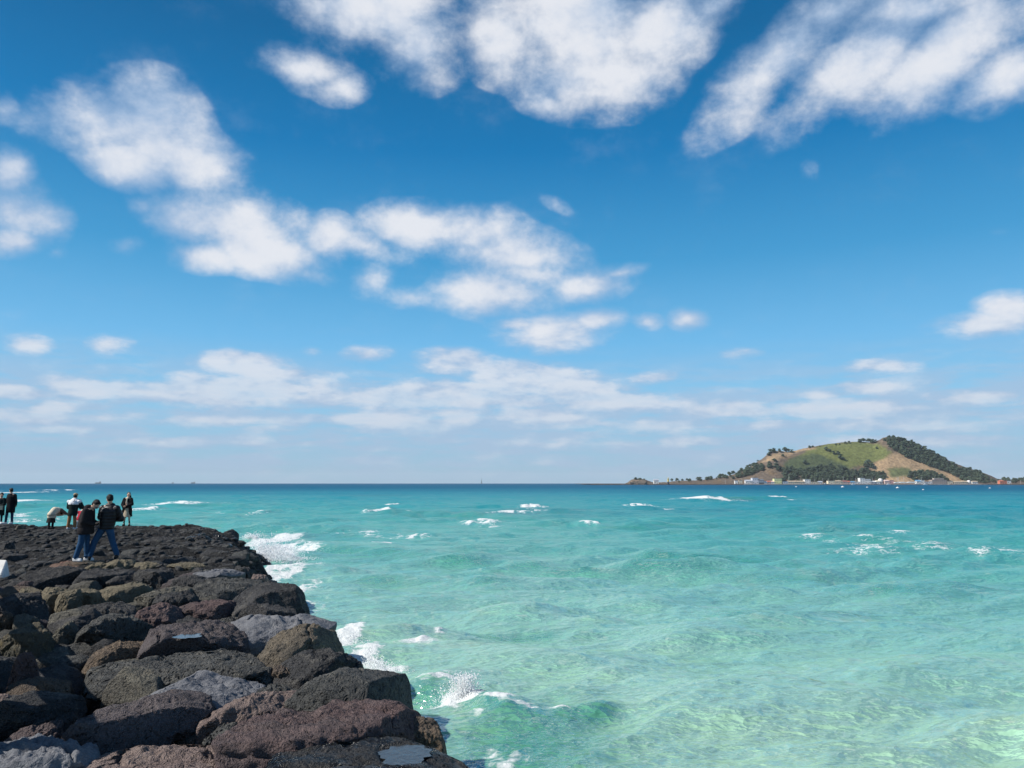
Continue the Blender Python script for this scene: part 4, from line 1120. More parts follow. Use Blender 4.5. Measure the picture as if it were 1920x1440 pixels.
for (lab, grp, poly, n) in FOREST:
    xs_ = [a for a, b in poly]; ys_ = [b for a, b in poly]; k = 0; tries = 0
    while k < n and tries < 60 * n:
        tries += 1
        px, py = random.uniform(min(xs_), max(xs_)), random.uniform(min(ys_), max(ys_))
        if not in_poly(np.array([px]), np.array([py]), poly)[0]: continue
        x, y, z = hill_pt(px, py + 2); k += 1
        s = random.uniform(.65, 1.25)
        tr = TREES[random.randrange(6)]
        if tcount < 292 and random.random() < .30:
            o = link('pine_tree', tr[0]); o.location = (x, y, z - .5); o.scale = (s, s, s * random.uniform(.85, 1.15)); o.rotation_euler = (0, 0, random.uniform(0, 6))
            part = 'left part' if px < min(xs_) + .33 * (max(xs_) - min(xs_)) else 'middle' if px < min(xs_) + .66 * (max(xs_) - min(xs_)) else 'right part'
            tag(o, lab.replace('in the ', 'in the ' + part + ' of the ', 1) if 'in the' in lab else lab, 'tree', grp); tcount += 1
        else:
            a = random.uniform(0, 6); ca, sa = math.cos(a), math.sin(a)
            W = (tr[1] * s) @ np.array([[ca, -sa, 0], [sa, ca, 0], [0, 0, 1]]).T + np.array([x, y, z - .5])
            SV.append(W); SF.append(tr[2] + soff); soff += len(W); SM.append(tr[3])
me = mesh_np('island_wood', np.concatenate(SV), np.concatenate(SF), False)
me.materials.append(M['pine']); me.materials.append(M['bark'])
me.polygons.foreach_set('material_index', np.concatenate(SM).astype(np.int32))
tag(link('island_wood', me), kind='stuff')
# outcrop at the end of the spit
V, Fc, Dn = rock_verts(901, 4, p=16, flat=.8); V = sculpt(V, Dn, (22, 8, 6.5), 901, size=12)
M['cliff'] = plain('cliff_rock', (.20, .15, .11), .9, var=.4, scale=.3)
o = link('rock_outcrop', mesh_np('rock_outcrop', V, Fc), M['cliff']); q = at_y(1196, 902, YS + 6); o.location = (q[0], q[1], 5.0)
tag(o, 'brown rocky outcrop at the far left end of the island spit', 'rock')

# ------------------------------------------------------------------ harbour village
W_ = {}
def pm(name, rgb, **kw):
    if name not in W_: W_[name] = plain(name, tuple(v * .92 for v in rgb), kw.pop('rough', .7), **kw)
    return W_[name]


def box_bm(VV, FF, x0, x1, y0, y1, z0, z1):
    o = len(VV)
    VV += [(x0, y0, z0), (x1, y0, z0), (x1, y1, z0), (x0, y1, z0), (x0, y0, z1), (x1, y0, z1), (x1, y1, z1), (x0, y1, z1)]
    FF += [(o, o + 3, o + 2, o + 1), (o + 4, o + 5, o + 6, o + 7), (o, o + 1, o + 5, o + 4), (o + 1, o + 2, o + 6, o + 5), (o + 2, o + 3, o + 7, o + 6), (o + 3, o, o + 4, o + 7)]


def box(name, b, mat, parent):
    VV, FF = [], []; box_bm(VV, FF, *b)
    return link(name, mesh_np(name, VV, FF, False), mat, parent)


def building(x0, x1, ytop, wall, roof, rtype, label, ybot=906.0, Y=YS + 14, depth=11, floors=1, win=True, cat='house', name='house'):
    a = at_y(x0, ybot, Y); b = at_y(x1, ybot, Y); zt = at_y(x0, ytop, Y)[2]
    gz = 2.0; w = (b[0] - a[0]); h = max(zt - gz, 2.2)
    e = empty(name, ((a[0] + b[0]) / 2, Y, gz)); tag(e, label, cat)
    wm = pm('wall_' + '_'.join(str(int(v * 100)) for v in wall), wall, var=.06, scale=.4); rm = pm('roof_' + '_'.join(str(int(v * 100)) for v in roof), roof, var=.15, scale=.5)
    rh = {'gable': min(h * .35, 3.2), 'flat': .45, 'hip': min(h * .3, 2.8)}[rtype]
    box('wall', (-w / 2, w / 2, 0, depth, 0, h - rh), wm, e)
    if rtype == 'flat':
        box('roof', (-w / 2 - .3, w / 2 + .3, -.3, depth + .3, h - rh, h), rm, e)
    else:
        ov = .6; i = w * .22 if rtype == 'hip' else 0
        VV = [(-w / 2 - ov, -ov, h - rh), (w / 2 + ov, -ov, h - rh), (w / 2 + ov, depth + ov, h - rh), (-w / 2 - ov, depth + ov, h - rh), (-w / 2 - ov + i, depth / 2, h), (w / 2 + ov - i, depth / 2, h)]
        link('roof', mesh_np('roof', VV, [(0, 1, 5, 4), (1, 2, 5), (2, 3, 4, 5), (3, 0, 4), (3, 2, 1, 0)], False), rm, e)
    if win:
        gm = pm('window_glass', (.03, .045, .06), rough=.2); n = max(1, int(w / 4.2))
        fm = pm('window_frame', (.6, .6, .58))
        fh = (h - rh) / floors
        for f in range(floors):
            for i in range(n):
                if f == 0 and i == n // 2:
                    box('door', (-w / 2 + (i + .5) * w / n - .55, -w / 2 + (i + .5) * w / n + .55, -.06, .0, 0, min(2.2, fh * .85)), pm('door_paint', (.10, .08, .07)), e); continue
                cx = -w / 2 + (i + .5) * w / n; wh = min(1.3, fh * .45); ww = min(1.7, w / n * .5); z0 = f * fh + fh * .35
                fo = box('window', (cx - ww / 2 - .12, cx + ww / 2 + .12, -.08, -.003, z0 - .12, z0 + wh + .12), fm, e)
                box('pane', (cx - ww / 2, cx + ww / 2, -.11, -.083, z0, z0 + wh), gm, fo)
    return e


WH, CR, GY, PK = (.78, .77, .74), (.70, .62, .47), (.42, .45, .50), (.68, .50, .45)
BR, BL_, RD, TN, DG = (.22, .16, .13), (.12, .30, .48), (.45, .14, .09), (.45, .36, .26), (.16, .17, .19)
HS = [
 (1226,1235,898.2,WH,GY,'gable','small white cottage with a pointed roof on the low spit',1,6),
 (1378,1384,901,WH,GY,'flat','tiny white hut at the left end of the quay',1,6),(1386,1392,900.5,CR,BR,'flat','tiny cream hut beside the white one at the quay start',1,6),
 (1398,1410,899.5,WH,GY,'gable','low white shed with a grey roof left of the two-storey house',1,10),
 (1411,1422,896,(.60,.62,.68),GY,'flat','blue-grey two-storey block on the left of the village',2,12),(1422,1433,898,GY,DG,'hip','slate-coloured house attached to the blue-grey block',2,12),
 (1423,1438,902.8,WH,BL_,'gable','low shed with a blue roof in front of the slate-coloured house',1,6),
 (1439,1446,901.5,PK,RD,'gable','little pink house with a red roof left of the yellow-green building',1,8),(1446,1452,901.5,WH,PK,'gable','little white house touching the yellow-green building',1,8),
 (1452,1466,897.5,(.72,.74,.36),(.35,.55,.33),'flat','pale yellow-green building with a green parapet',2,12),
 (1468,1478,902.5,(.45,.52,.60),BL_,'flat','low blue-grey store right of the yellow-green building',1,8),
 (1478,1494,901.2,CR,TN,'gable','long cream house with a tan roof, left one of the pair',1,10),(1494,1508,901.2,CR,TN,'gable','long cream house with a tan roof, right one of the pair',1,10),
 (1509,1520,899,WH,WH,'flat','tall white cube house in the middle of the quay',2,11),
 (1521,1534,903,CR,TN,'flat','low cream wall-like store right of the white cube',1,6),(1535,1542,901.8,WH,GY,'gable','small white boat shed with a pointed gable',1,8),
 (1553,1566,901.5,(.78,.70,.52),CR,'flat','cream flat house with one dark window',1,10),
 (1567,1580,900.5,CR,TN,'hip','house under a wide tan hipped roof',1,12),(1581,1588,900.8,PK,(.30,.12,.10),'gable','house with a dark red roof beside the tan hipped one',1,10),(1588,1594,901.5,PK,RD,'gable','small pinkish house with a red roof',1,8),
 (1594,1603,902.2,WH,BL_,'gable','white shed with a light blue roof near the big white block',1,9),(1603,1612,903,WH,WH,'flat','low white annex between blue roof and big white block',1,7),
 (1613,1622,896.3,WH,WH,'flat','left, taller half of the big white block',3,12),(1622.4,1633,898,WH,WH,'flat','right, lower half of the big white block',2,12),
 (1634,1643,901.5,GY,WH,'gable','grey-white low house right of the big white block',1,8),
 (1644,1650,900.5,WH,CR,'gable','narrow white house before the domed hall',1,8),
 (1659,1668,899.5,PK,PK,'hip','pink hall with a hipped roof',1,12),(1668,1676,900.3,(.60,.34,.32),(.5,.28,.26),'flat','darker pink flat building right of the pink hall',1,10),
 (1719,1727,899.8,WH,BL_,'gable','white house with a bright blue gable roof near the mast',1,9),(1727,1734,900.5,WH,WH,'flat','white box house beside the blue gable',1,9),
 (1735,1741,902.5,GY,DG,'flat','small grey store left of the brown terraced house',1,7),(1741,1748,902.5,WH,GY,'flat','small white store left of the brown terraced house',1,7),
 (1748,1776,899.5,(.36,.30,.27),BR,'flat','brown two-storey terraced house, lower part',2,14),(1752,1770,896.6,(.40,.33,.30),WH,'flat','upper storey with white parapet of the brown terraced house, set back',1,8),
 (1777,1787,902,CR,BR,'flat','cream store right of the brown terraced house',1,7),
 (1790,1804,902.3,CR,TN,'gable','long low roof, left one, at the right end of the village',1,8),(1804,1814,901.5,CR,TN,'gable','long low roof, right one, at the right end of the village',1,8),
 (1823,1834,901.5,WH,TN,'hip','cream house with hipped roof, last before the gap',1,9),
 (1875,1883,900.2,(.62,.20,.12),(.5,.16,.10),'hip','bright red-orange house on the right shore',1,9),(1883,1888,901,(.62,.20,.12),RD,'flat','red annex of the orange house',1,8),(1889,1896,901.2,WH,GY,'flat','white house right of the red annex',1,8),
]
for h_ in HS:
    dd = 0
    if 'set back' in h_[6]: dd = 16
    building(*h_[:7], floors=h_[7], depth=h_[8], Y=YS + 14 + dd)
# domed white hall and domes
def dome(px, rpx, ytop, label):
    Y = YS + 16; q = at_y(px, 905, Y); r = rpx * Y / F; h = at_y(px, ytop, Y)[2] - 2
    e = empty('domed_hall', (q[0], Y + r, 2)); tag(e, label, 'building')
    n = 20; an = np.arange(n) * 2 * PI / n
    def ringv(rad, z): return [(rad * math.cos(a), rad * math.sin(a), z) for a in an]
    VV = ringv(r, 0) + ringv(r, h * .5); FF = [(i, (i + 1) % n, n + (i + 1) % n, n + i) for i in range(n)]
    link('wall', mesh_np('wall', VV, FF, False), pm('wall_78_77_74', WH), e)
    VV = []; K = 6
    for k in range(K + 1): VV += ringv(r * 1.04 * math.cos(k / K * PI / 2 * .97), h * .5 + h * .5 * math.sin(k / K * PI / 2))
    FF = [(k * n + i, k * n + (i + 1) % n, (k + 1) * n + (i + 1) % n, (k + 1) * n + i) for k in range(K) for i in range(n)]
    link('roof', mesh_np('roof', VV, FF, True), pm('roof_dome', (.74, .70, .68)), e)
    for i in range(-2, 3):
        a = -PI / 2 + i * .4
        o = box('window', (-.5, .5, -.06, .06, h * .15, h * .35), pm('window_glass', (.03, .045, .06)), e)
        o.location = ((r + .02) * math.cos(a), (r + .02) * math.sin(a), 0); o.rotation_euler = (0, 0, a + PI / 2)
dome(1653, 4.5, 896.8, 'white domed hall, higher of the two domes beside the pink hall')
dome(1818.5, 3.5, 900.2, 'small white domed building at the right end of the village')
# white tents
for (px, rp, lab) in ((1694, 8, 'white humped tent roof on the quay, left of the two'), (1710, 9, 'white humped tent roof on the quay, right of the two'), (1682, 5, 'small white canopy by the two masts')):
    Y = YS + 10; q = at_y(px, 906, Y); r = rp * Y / F
    e = empty('tent', (q[0], Y, 2)); tag(e, lab, 'tent')
    VV = []; n = 14
    for yy in (0, 8):
        for i in range(n + 1):
            a = PI * i / n; VV.append((-r * math.cos(a), yy, 2 + 3.0 * math.sin(a) * (r / 10) ** .4))
    FF = [(i, i + 1, n + 2 + i, n + 1 + i) for i in range(n)] + [tuple(range(n + 1)), tuple(range(2 * n + 1, n, -1))]
    link('tent_roof', mesh_np('tent_roof', VV, FF, False), pm('tent_cloth', (.80, .80, .78)), e)
    for sx in (-.95, -.3, .3, .95):
        box('post', (sx * r - .12, sx * r + .12, .1, .34, 0, 2.2), pm('post_grey', (.3, .3, .3)), e)
# quay wall
VV, FF = [], []
Y = YS + 2
xa, xb = at_y(1395, 906, Y)[0], at_y(1842, 906, Y)[0]
box_bm(VV, FF, xa, xb, Y, YS + 60, -1.5, 2.0)
o = link('quay', mesh_np('quay', VV, FF, False), pm('quay_concrete', (.64, .61, .56), var=.2, scale=.1)); tag(o, kind='structure')
# low dark breakwater at the spit
for i, (px, lab) in enumerate(((1171, 'dark low rock awash at the very end of the spit'), (1783, 'pale jetty boulder before the quay'), (1850, 'dark shore rock right of the quay end'), (1640, 'dark rock at the foot of the quay below the white block'))):
    V, Fc, Dn = rock_verts(910 + i, 3, p=14); V = sculpt(V, Dn, (9, 4, 2), 910 + i, size=4)
    o = link('shore_rock', mesh_np('shore_rock', V, Fc), M['cliff'] if i == 1 else M['basalt']); q = at_y(px, 906, YS - 3); o.location = (q[0], YS - 3, .2); tag(o, lab, 'rock')


def lathe(name, prof, mat, parent=None, n=16):
    VV = []; an = np.arange(n) * 2 * PI / n
    for r_, z_ in prof: VV += [(r_ * math.cos(a), r_ * math.sin(a), z_) for a in an]
    K = len(prof)
    FF = [(k * n + i, k * n + (i + 1) % n, (k + 1) * n + (i + 1) % n, (k + 1) * n + i) for k in range(K - 1) for i in range(n)]
    FF += [tuple(range(n))[::-1], tuple((K - 1) * n + i for i in range(n))]
    return link(name, mesh_np(name, VV, FF, False), mat, parent)


# lighthouse
q = at_y(1253, 906, YS - 4)
e = empty('lighthouse', (q[0], YS - 4, 0)); tag(e, 'small beacon tower, yellow above and black below, on the spit', 'lighthouse')
lathe('base', [(4.2, -2), (4.0, 2.2), (2.2, 2.3), (2.0, 7.5)], pm('beacon_black', (.02, .02, .025)), e)
lathe('tower', [(2.0, 7.5), (1.7, 12.5)], pm('beacon_yellow', (.72, .50, .06)), e)
lathe('gallery', [(1.7, 12.5), (2.7, 12.7), (2.7, 13.3), (1.5, 13.35)], pm('beacon_yellow', (.72, .50, .06)), e)
lathe('lantern', [(1.2, 13.35), (1.2, 15.0)], pm('lantern_glass', (.35, .38, .36), rough=.2), e)
lathe('lantern_roof', [(1.6, 15.0), (.2, 16.6), (.1, 18)], pm('beacon_yellow', (.72, .50, .06)), e)
# power poles and masts
POLES = [(1360,899,'on the spit, furthest left'),(1390,897,'behind the tiny huts'),(1454,894,'behind the yellow-green building'),(1479.5,893.5,'tall, left of the cream pair'),(1501,897.5,'above the cream pair'),(1506,897,'left of the white cube'),(1527,897,'right of the white cube'),(1543,896,'tall, above the moored boat'),(1553,897,'left of the cream flat house'),(1581.5,894,'tall, right of the tan hipped roof'),(1605,896,'between blue roof and big white block'),(1636,895,'right of the big white block'),(1682.5,892,'left mast of the pair by the tents'),(1685,894,'right mast of the pair by the tents'),(1695,894.5,'behind the left tent'),(1728,894,'beside the blue gable'),(1870,899,'left of the orange house'),(1914,900,'near the right edge')]
for (px, yt, lab) in POLES:
    Y = YS + 22; q = at_y(px, 906, Y); h = at_y(px, yt, Y)[2] - 2
    e = empty('utility_pole', (q[0], Y, 2)); tag(e, 'thin pale utility pole, ' + lab, 'pole')
    lathe('pole', [(.30, -1), (.20, h)], pm('pole_concrete', (.55, .55, .53)), e, 6)
    box('crossarm', (-1.1, 1.1, -.1, .1, h - 1.4, h - 1.2), pm('post_grey', (.3, .3, .3)), e)


def hull(L, B, H, mat, parent):
    VV = []; n = 9
    for i in range(n):
        u = i / (n - 1) * 2 - 1
        w = B / 2 * (1 - max(0, u) ** 2.4) ** .7 * (1 if u > -.9 else .85) + .02
        sh = H * (1 + .35 * max(0, u) ** 2)
        VV += [(u * L / 2, -w, sh), (u * L / 2 * .94, -w * .55, -.3), (u * L / 2 * .94, w * .55, -.3), (u * L / 2, w, sh)]
    FF = []
    for i in range(n - 1):
        a = i * 4; b = a + 4
        FF += [(a, b, b + 1, a + 1), (a + 1, b + 1, b + 2, a + 2), (a + 2, b + 2, b + 3, a + 3), (a + 3, b + 3, b, a)]
    FF += [(0, 1, 2, 3), ((n - 1) * 4 + 3, (n - 1) * 4 + 2, (n - 1) * 4 + 1, (n - 1) * 4)]
    return link('hull', mesh_np('hull', VV, FF, False), mat, parent)


# boats moored at the quay and on the water
for (px, L, lab, y) in ((1548, 14, 'fishing boat with dark hull moored at the quay gap', YS - 5), (1600, 9, 'small white boat moored below the blue roofs', YS - 5), (1735, 10, 'white boat moored right of the blue gable', YS - 5), (1666, 9, 'small boat moored below the pink hall', YS - 5)):
    q = at_y(px, 906, y); e = empty('fishing_boat', (q[0], y, 0)); tag(e, lab, 'boat')
    hull(L, L * .28, 1.5, pm('hull_dark', (.05, .07, .10)) if 'dark' in lab else pm('boat_white', (.75, .75, .74)), e)
    box('cabin', (-L * .22, L * .05, -L * .08, L * .08, 1.2, 3.4), pm('boat_white', (.75, .75, .74)), e)
    box('cabin_window', (-L * .18, L * .02, -L * .08 - .05, -L * .08 + .02, 2.3, 2.9), pm('window_glass', (.03, .045, .06)), e)
    lathe('mast', [(.10, 1.3), (.06, 6.0)], pm('post_grey', (.3, .3, .3)), e, 6)
for (px, py, lab) in ((1580, 913.5, 'leftmost of the white floats before the village'), (1683, 915, 'white float below the pink hall'), (1731, 918.5, 'nearest white float, below the blue gable'), (1493, 913, 'tiny white float before the cream pair'), (1626, 914, 'tiny white float before the big white block'), (1856, 915.5, 'rightmost white float on the water')):
    q = at_z(px, py, 0); d = q[1]; s = 2.2 * d / F * (1.25 if px in (1580, 1683) else .8)
    e = empty('mooring_buoy', (q[0], q[1], 0)); tag(e, lab, 'buoy')
    lathe('float', [(s * .6, -s * .3), (s, 0), (s, s * .35), (s * .7, s * .55)], pm('boat_white', (.75, .75, .74)), e, 12)
    lathe('top_mark', [(s * .15, s * .55), (s * .12, s * 1.1)], pm('boat_white', (.75, .75, .74)), e, 6)


# ships on the horizon
def ship(px, Lpx, label, kind='cargo'):
    Y = 7600.0; q = at_y(px, 906, Y); L = Lpx * Y / F
    e = empty('ship' if kind != 'sail' else 'sailing_ship', (q[0], Y, 0)); tag(e, label, 'ship')
    dk = pm('ship_dark', (.035, .05, .065)); md = pm('ship_grey', (.10, .13, .16))
    if kind == 'sail':
        hull(16, 5, 4.0, dk, e)
        lathe('mast', [(.5, 3), (.35, 58)], dk, e, 6)
        link('sail', mesh_np('sail', [(-6, 0, 6), (4, 0, 6), (0.5, 0, 52), (-6, .5, 6), (4, .5, 6), (.5, .5, 52)], [(0, 1, 2), (5, 4, 3), (0, 3, 4, 1), (1, 4, 5, 2), (2, 5, 3, 0)], False), md, e)
        return
    hull(L, L * .14, 9, dk, e)
    sx = L * .30
    box('bridge', (sx, sx + L * .14, -L * .05, L * .05, 8, 8 + L * .22), md, e)
    lathe('funnel', [(1.6, 8), (1.4, 8 + L * .27)], dk, e, 8).location = (sx - 4, 0, 0)
    for k in range(3):
        box('hatch', (-L * .4 + k * L * .22, -L * .4 + k * L * .22 + L * .15, -L * .05, L * .05, 8, 12), md, e)
ship(184, 11, 'low dark cargo ship on the left of the horizon')
ship(362, 8, 'dark ship hull on the horizon, right of the cargo ship')
ship(324, 3, 'tiny dark vessel on the horizon between the two ships')
ship(903, 0, 'distant sailing boat with a tall mast on the horizon', 'sail')

# ------------------------------------------------------------------ guard fence just left of the picture (its shadows fall on the rocks)
wood = plain('grey_wood', (.16, .12, .09), .8, var=.3, scale=3, bump=.4)
e = empty('guard_fence', (-4.9, 6.2, 1.2)); tag(e, 'timber guard fence along the path left of the boulders, casting striped shadows', 'fence')
fdir = np.array([-7.3, 10.0]); fl = np.linalg.norm(fdir); fu = fdir / fl
for i in range(9):
    p = fu * i * 1.42
    o = box('post', (-.10, .10, -.10, .10, -.6, 1.75), wood, e); o.location = (p[0], p[1], 0); o.rotation_euler = (0, 0, math.atan2(fu[1], fu[0]))
for z_ in (.8, 1.5):
    o = box('rail', (-.3, fl + .2, -.07, .07, z_, z_ + .22), wood, e); o.rotation_euler = (0, 0, math.atan2(fu[1], fu[0])); o.location = (.12, .1, 0)

# pale slab at the left edge
q = at_z(8, 1072, 1.75)
VV = [(-.75, -.20, -.1), (.16, -.24, -.1), (.03, .20, -.1), (-.75, .32, -.1), (-.75, -.24, .03), (.13, -.26, .0), (-.04, .16, .27), (-.75, .26, .29)]
FF = [(0, 3, 2, 1), (4, 5, 6, 7), (0, 1, 5, 4), (1, 2, 6, 5), (2, 3, 7, 6), (3, 0, 4, 7)]
me = mesh_np('concrete_slab', VV, FF, False)
o = link('concrete_slab', me, plain('pale_concrete', (.58, .57, .54), .8, var=.1, scale=8, bump=.3)); o.location = (q[0] - .02, q[1], q[2] - .02)
bv = o.modifiers.new('bevel', 'BEVEL'); bv.width = .02
tag(o, 'off-white concrete slab leaning on the rocks at the left edge', 'slab')

# ------------------------------------------------------------------ people
def capsule(p0, r0, p1, r1, n=14, k=4):
    p0, p1 = np.array(p0, float), np.array(p1, float)
    ax = p1 - p0; L = np.linalg.norm(ax); ax = ax / (L + 1e-9)
    up = np.array([0, 0, 1.]) if abs(ax[2]) < .9 else np.array([1., 0, 0])
    u = np.cross(ax, up); u /= np.linalg.norm(u); v = np.cross(ax, u)
    rings = []
    for i in range(1, k + 1):
        a = i / k * PI / 2; rings.append((p0 - ax * r0 * math.cos(a), r0 * math.sin(a)))
    for i in range(0, k):
        a = i / k * PI / 2; rings.append((p1 + ax * r1 * math.sin(a), r1 * math.cos(a)))
    V = [p0 - ax * r0]; an = np.arange(n) * 2 * PI / n
    for c, r_ in rings:
        for a in an: V.append(c + r_ * (u * math.cos(a) + v * math.sin(a)))
    V.append(p1 + ax * r1); m = len(rings); Fc = []
    for i in range(n): Fc.append((0, 1 + (i + 1) % n, 1 + i))
    for j_ in range(m - 1):
        for i in range(n):
            a = 1 + j_ * n + i; b = 1 + j_ * n + (i + 1) % n
            Fc += [(a, b, b + n), (a, b + n, a + n)]
    e_ = len(V) - 1; s = 1 + (m - 1) * n
    for i in range(n): Fc.append((e_, s + i, s + (i + 1) % n))
    return np.array(V), Fc


def ellip(c, r, Rm=None, sub=3):
    V, Fc = ico(sub); V = V * np.array(r)
    if Rm is not None: V = V @ np.array(Rm).T
    return V + np.array(c), [tuple(f) for f in Fc]


def loft(rings, n=24):
    """rings: (cx, cy, z, rx, ry) bottom to top, closed"""
    V = []; an = np.arange(n) * 2 * PI / n
    for (cx, cy, z, rx, ry) in rings: V += [(cx + rx * math.cos(a), cy + ry * math.sin(a), z) for a in an]
    K = len(rings)
    Fc = [(k * n + i, k * n + (i + 1) % n, (k + 1) * n + (i + 1) % n, (k + 1) * n + i) for k in range(K - 1) for i in range(n)]
    Fc += [tuple(range(n))[::-1], tuple((K - 1) * n + i for i in range(n))]
    return np.array(V), Fc


def fuse(name, parts, mat, parent, vox=.011, smooth=2):
    VV, FF = [], []; off = 0
    for V, Fc in parts:
        VV += [tuple(v) for v in V]; FF += [tuple(int(i) + off for i in f) for f in Fc]; off += len(V)
    me = bpy.data.meshes.new(name); me.from_pydata(VV, [], FF); me.update()
    o = bpy.data.objects.new(name, me); COL.objects.link(o)
    md = o.modifiers.new('r', 'REMESH'); md.mode = 'VOXEL'; md.voxel_size = vox; md.use_smooth_shade = True
    if smooth:
        s = o.modifiers.new('s', 'SMOOTH'); s.factor = .5; s.iterations = smooth
    dg = bpy.context.evaluated_depsgraph_get()
    m2 = bpy.data.meshes.new_from_object(o.evaluated_get(dg)); m2.name = name
    o.modifiers.clear(); o.data = m2; bpy.data.meshes.remove(me)
    m2.materials.clear(); m2.materials.append(mat)
    o.parent = parent
    return o


SKIN = plain('skin', (.52, .33, .24), .55, var=.05, scale=20)
HAIR = plain('black_hair', (.008, .007, .007), .5, var=.3, scale=60, bump=.6, spec=.2)
cl = {k: plain(k, c, .9, var=.15, scale=25, bump=.35, spec=.12) for k, c in dict(
    charcoal_nylon=(.021, .018, .020), black_nylon=(.016, .015, .020), black_wool=(.009, .009, .011), denim=(.024, .070, .145), dark_denim=(.018, .035, .075), beige_knit=(.52, .42, .30),
    cream_fleece=(.60, .52, .40), dark_tights=(.012, .011, .012), white_leather=(.66, .66, .66), dark_shoe=(.02, .02, .02), brown_cord=(.30, .15, .07), white_cloth=(.74, .74, .76),
    red_cloth=(.40, .03, .05), dark_green=(.012, .022, .022), tan_cap=(.40, .29, .17), mask_grey=(.12, .12, .14), teeth=(.8, .78, .74), lips=(.30, .10, .09), eye=(.01, .01, .01), phone_black=(.01, .01, .012), dark_skirt=(.030, .028, .026), wool_brown=(.13, .09, .07)).items()}


def unit(v): v = np.array(v, float); return v / np.linalg.norm(v)


def hand(w, d, palm_n, s=1.0):
    """palm and five bent fingers; w wrist, d pointing direction, palm_n palm side"""
    d = unit(d); n_ = unit(palm_n); sd_ = unit(np.cross(d, n_)); n_ = np.cross(sd_, d)
    w = np.array(w, float); parts = []
    pe = w + d * .085 * s
    for k in (-1.5, -.5, .5, 1.5):
        parts.append(capsule(w + d * .02 * s + sd_ * k * .012 * s, .016 * s, pe + sd_ * k * .019 * s, .013 * s, 8, 2))
    for k, L in zip((-1.5, -.5, .5, 1.5), (.062, .075, .080, .070)):
        a = pe + sd_ * k * .020 * s; b = a + (d * .8 + n_ * .55) * L * .5 * s; c = b + (d * .35 + n_ * .9) * L * .5 * s
        parts += [capsule(a, .0105 * s, b, .0095 * s, 8, 2), capsule(b, .0095 * s, c, .008 * s, 8, 2)]
    a = w + d * .03 * s + sd_ * .030 * s; b = a + (d * .7 + sd_ * .5 + n_ * .4) * .04 * s; c = b + (d * .8 + n_ * .5) * .03 * s
    parts += [capsule(a, .013 * s, b, .011 * s, 8, 2), capsule(b, .011 * s, c, .009 * s, 8, 2)]
    return parts


def person(label, loc, J, face, up=(0, 0, 1), skirt=False, hs=1.0, eyes=True, vox=.012):
    """J: joints, x right and y away from the viewer, metres from the point between the feet"""
    loc = np.array(loc) + [0, 0, .03]; e = empty('person', loc); tag(e, label, 'person')
    f = unit(face); r_ = unit(np.cross(f, up)); u = np.cross(r_, f)
    Rm = np.stack([r_, f, u], 1)
    hc = np.array(J['head'], float)
    L = lambda a, b, c: hc + (r_ * a + f * b + u * c) * hs
    P = [ellip(hc, np.array([.076, .096, .105]) * hs, Rm), ellip(L(0, .020, -.045), np.array([.058, .070, .070]) * hs, Rm), ellip(L(0, .045, -.085), np.array([.030, .030, .026]) * hs, Rm, 2),
         capsule(L(0, .092, .012), .009 * hs, L(0, .112, -.026), .013 * hs, 8, 2), ellip(L(.078, -.005, -.010), np.array([.010, .020, .030]) * hs, Rm, 2), ellip(L(-.078, -.005, -.010), np.array([.010, .020, .030]) * hs, Rm, 2),
         capsule(L(0, -.025, -.06), .055, J['neck'], .058),
         capsule(J['neck'], .06, J['chest'], .12), capsule(J['chest'], .12, J['pelvis'], .115)]
    for s in 'LR':
        sh, elb, wr = np.array(J['sh' + s]), np.array(J['el' + s]), np.array(J['wr' + s])
        P += [capsule(J['neck'], .045, sh, .048), capsule(sh, .048, elb, .036), capsule(elb, .036, wr, .024)]
        P += hand(wr, J.get('hd' + s, wr - elb), J.get('pn' + s, (0, 0, -1)))
        P += [capsule(J['hip' + s], .080, J['kn' + s], .052), capsule(J['kn' + s], .050, J['an' + s], .034), capsule(J['an' + s], .034, np.array(J['toe' + s]) * .6 + np.array(J['an' + s]) * .4 - [0, 0, .02], .026)]
    b = fuse('body', P, SKIN, e, vox=vox * .75, smooth=1)
    if eyes:
        for s in (-1, 1):
            V, Fc = ellip(L(s * .030, .088, .012), np.array([.014, .010, .007]) * hs, Rm, 2)
            link('eye', mesh_np('eye', V, Fc), cl['eye'], e)
        V, Fc = ellip(L(0, .088, -.052), np.array([.024, .009, .008]) * hs, Rm, 2)
        link('mouth', mesh_np('mouth', V, Fc), cl['lips'], e)
    return e, L, Rm


def hair_short(e, L, Rm, hs=1.0):
    P = [ellip(L(0, -.018, .030), np.array([.088, .100, .094]) * hs, Rm), ellip(L(0, -.045, -.015), np.array([.080, .068, .075]) * hs, Rm), ellip(L(0, .055, .075), np.array([.066, .040, .028]) * hs, Rm, 2)]
    g = np.random.default_rng(5)
    for i in range(34):
        a = g.uniform(0, 6.28); b = g.uniform(.15, 1.2); d_ = np.array([math.cos(a) * math.sin(b), math.sin(a) * math.sin(b), math.cos(b)])
        c = d_ * np.array([.086, .098, .092])
        P.append(capsule(L(c[0], c[1] - .018, c[2] + .03), .014, L(c[0] * 1.12, c[1] * 1.12 - .018, c[2] * 1.08 + .03), .007, 6, 2))
    return fuse('hair', P, HAIR, e, .010, 1)


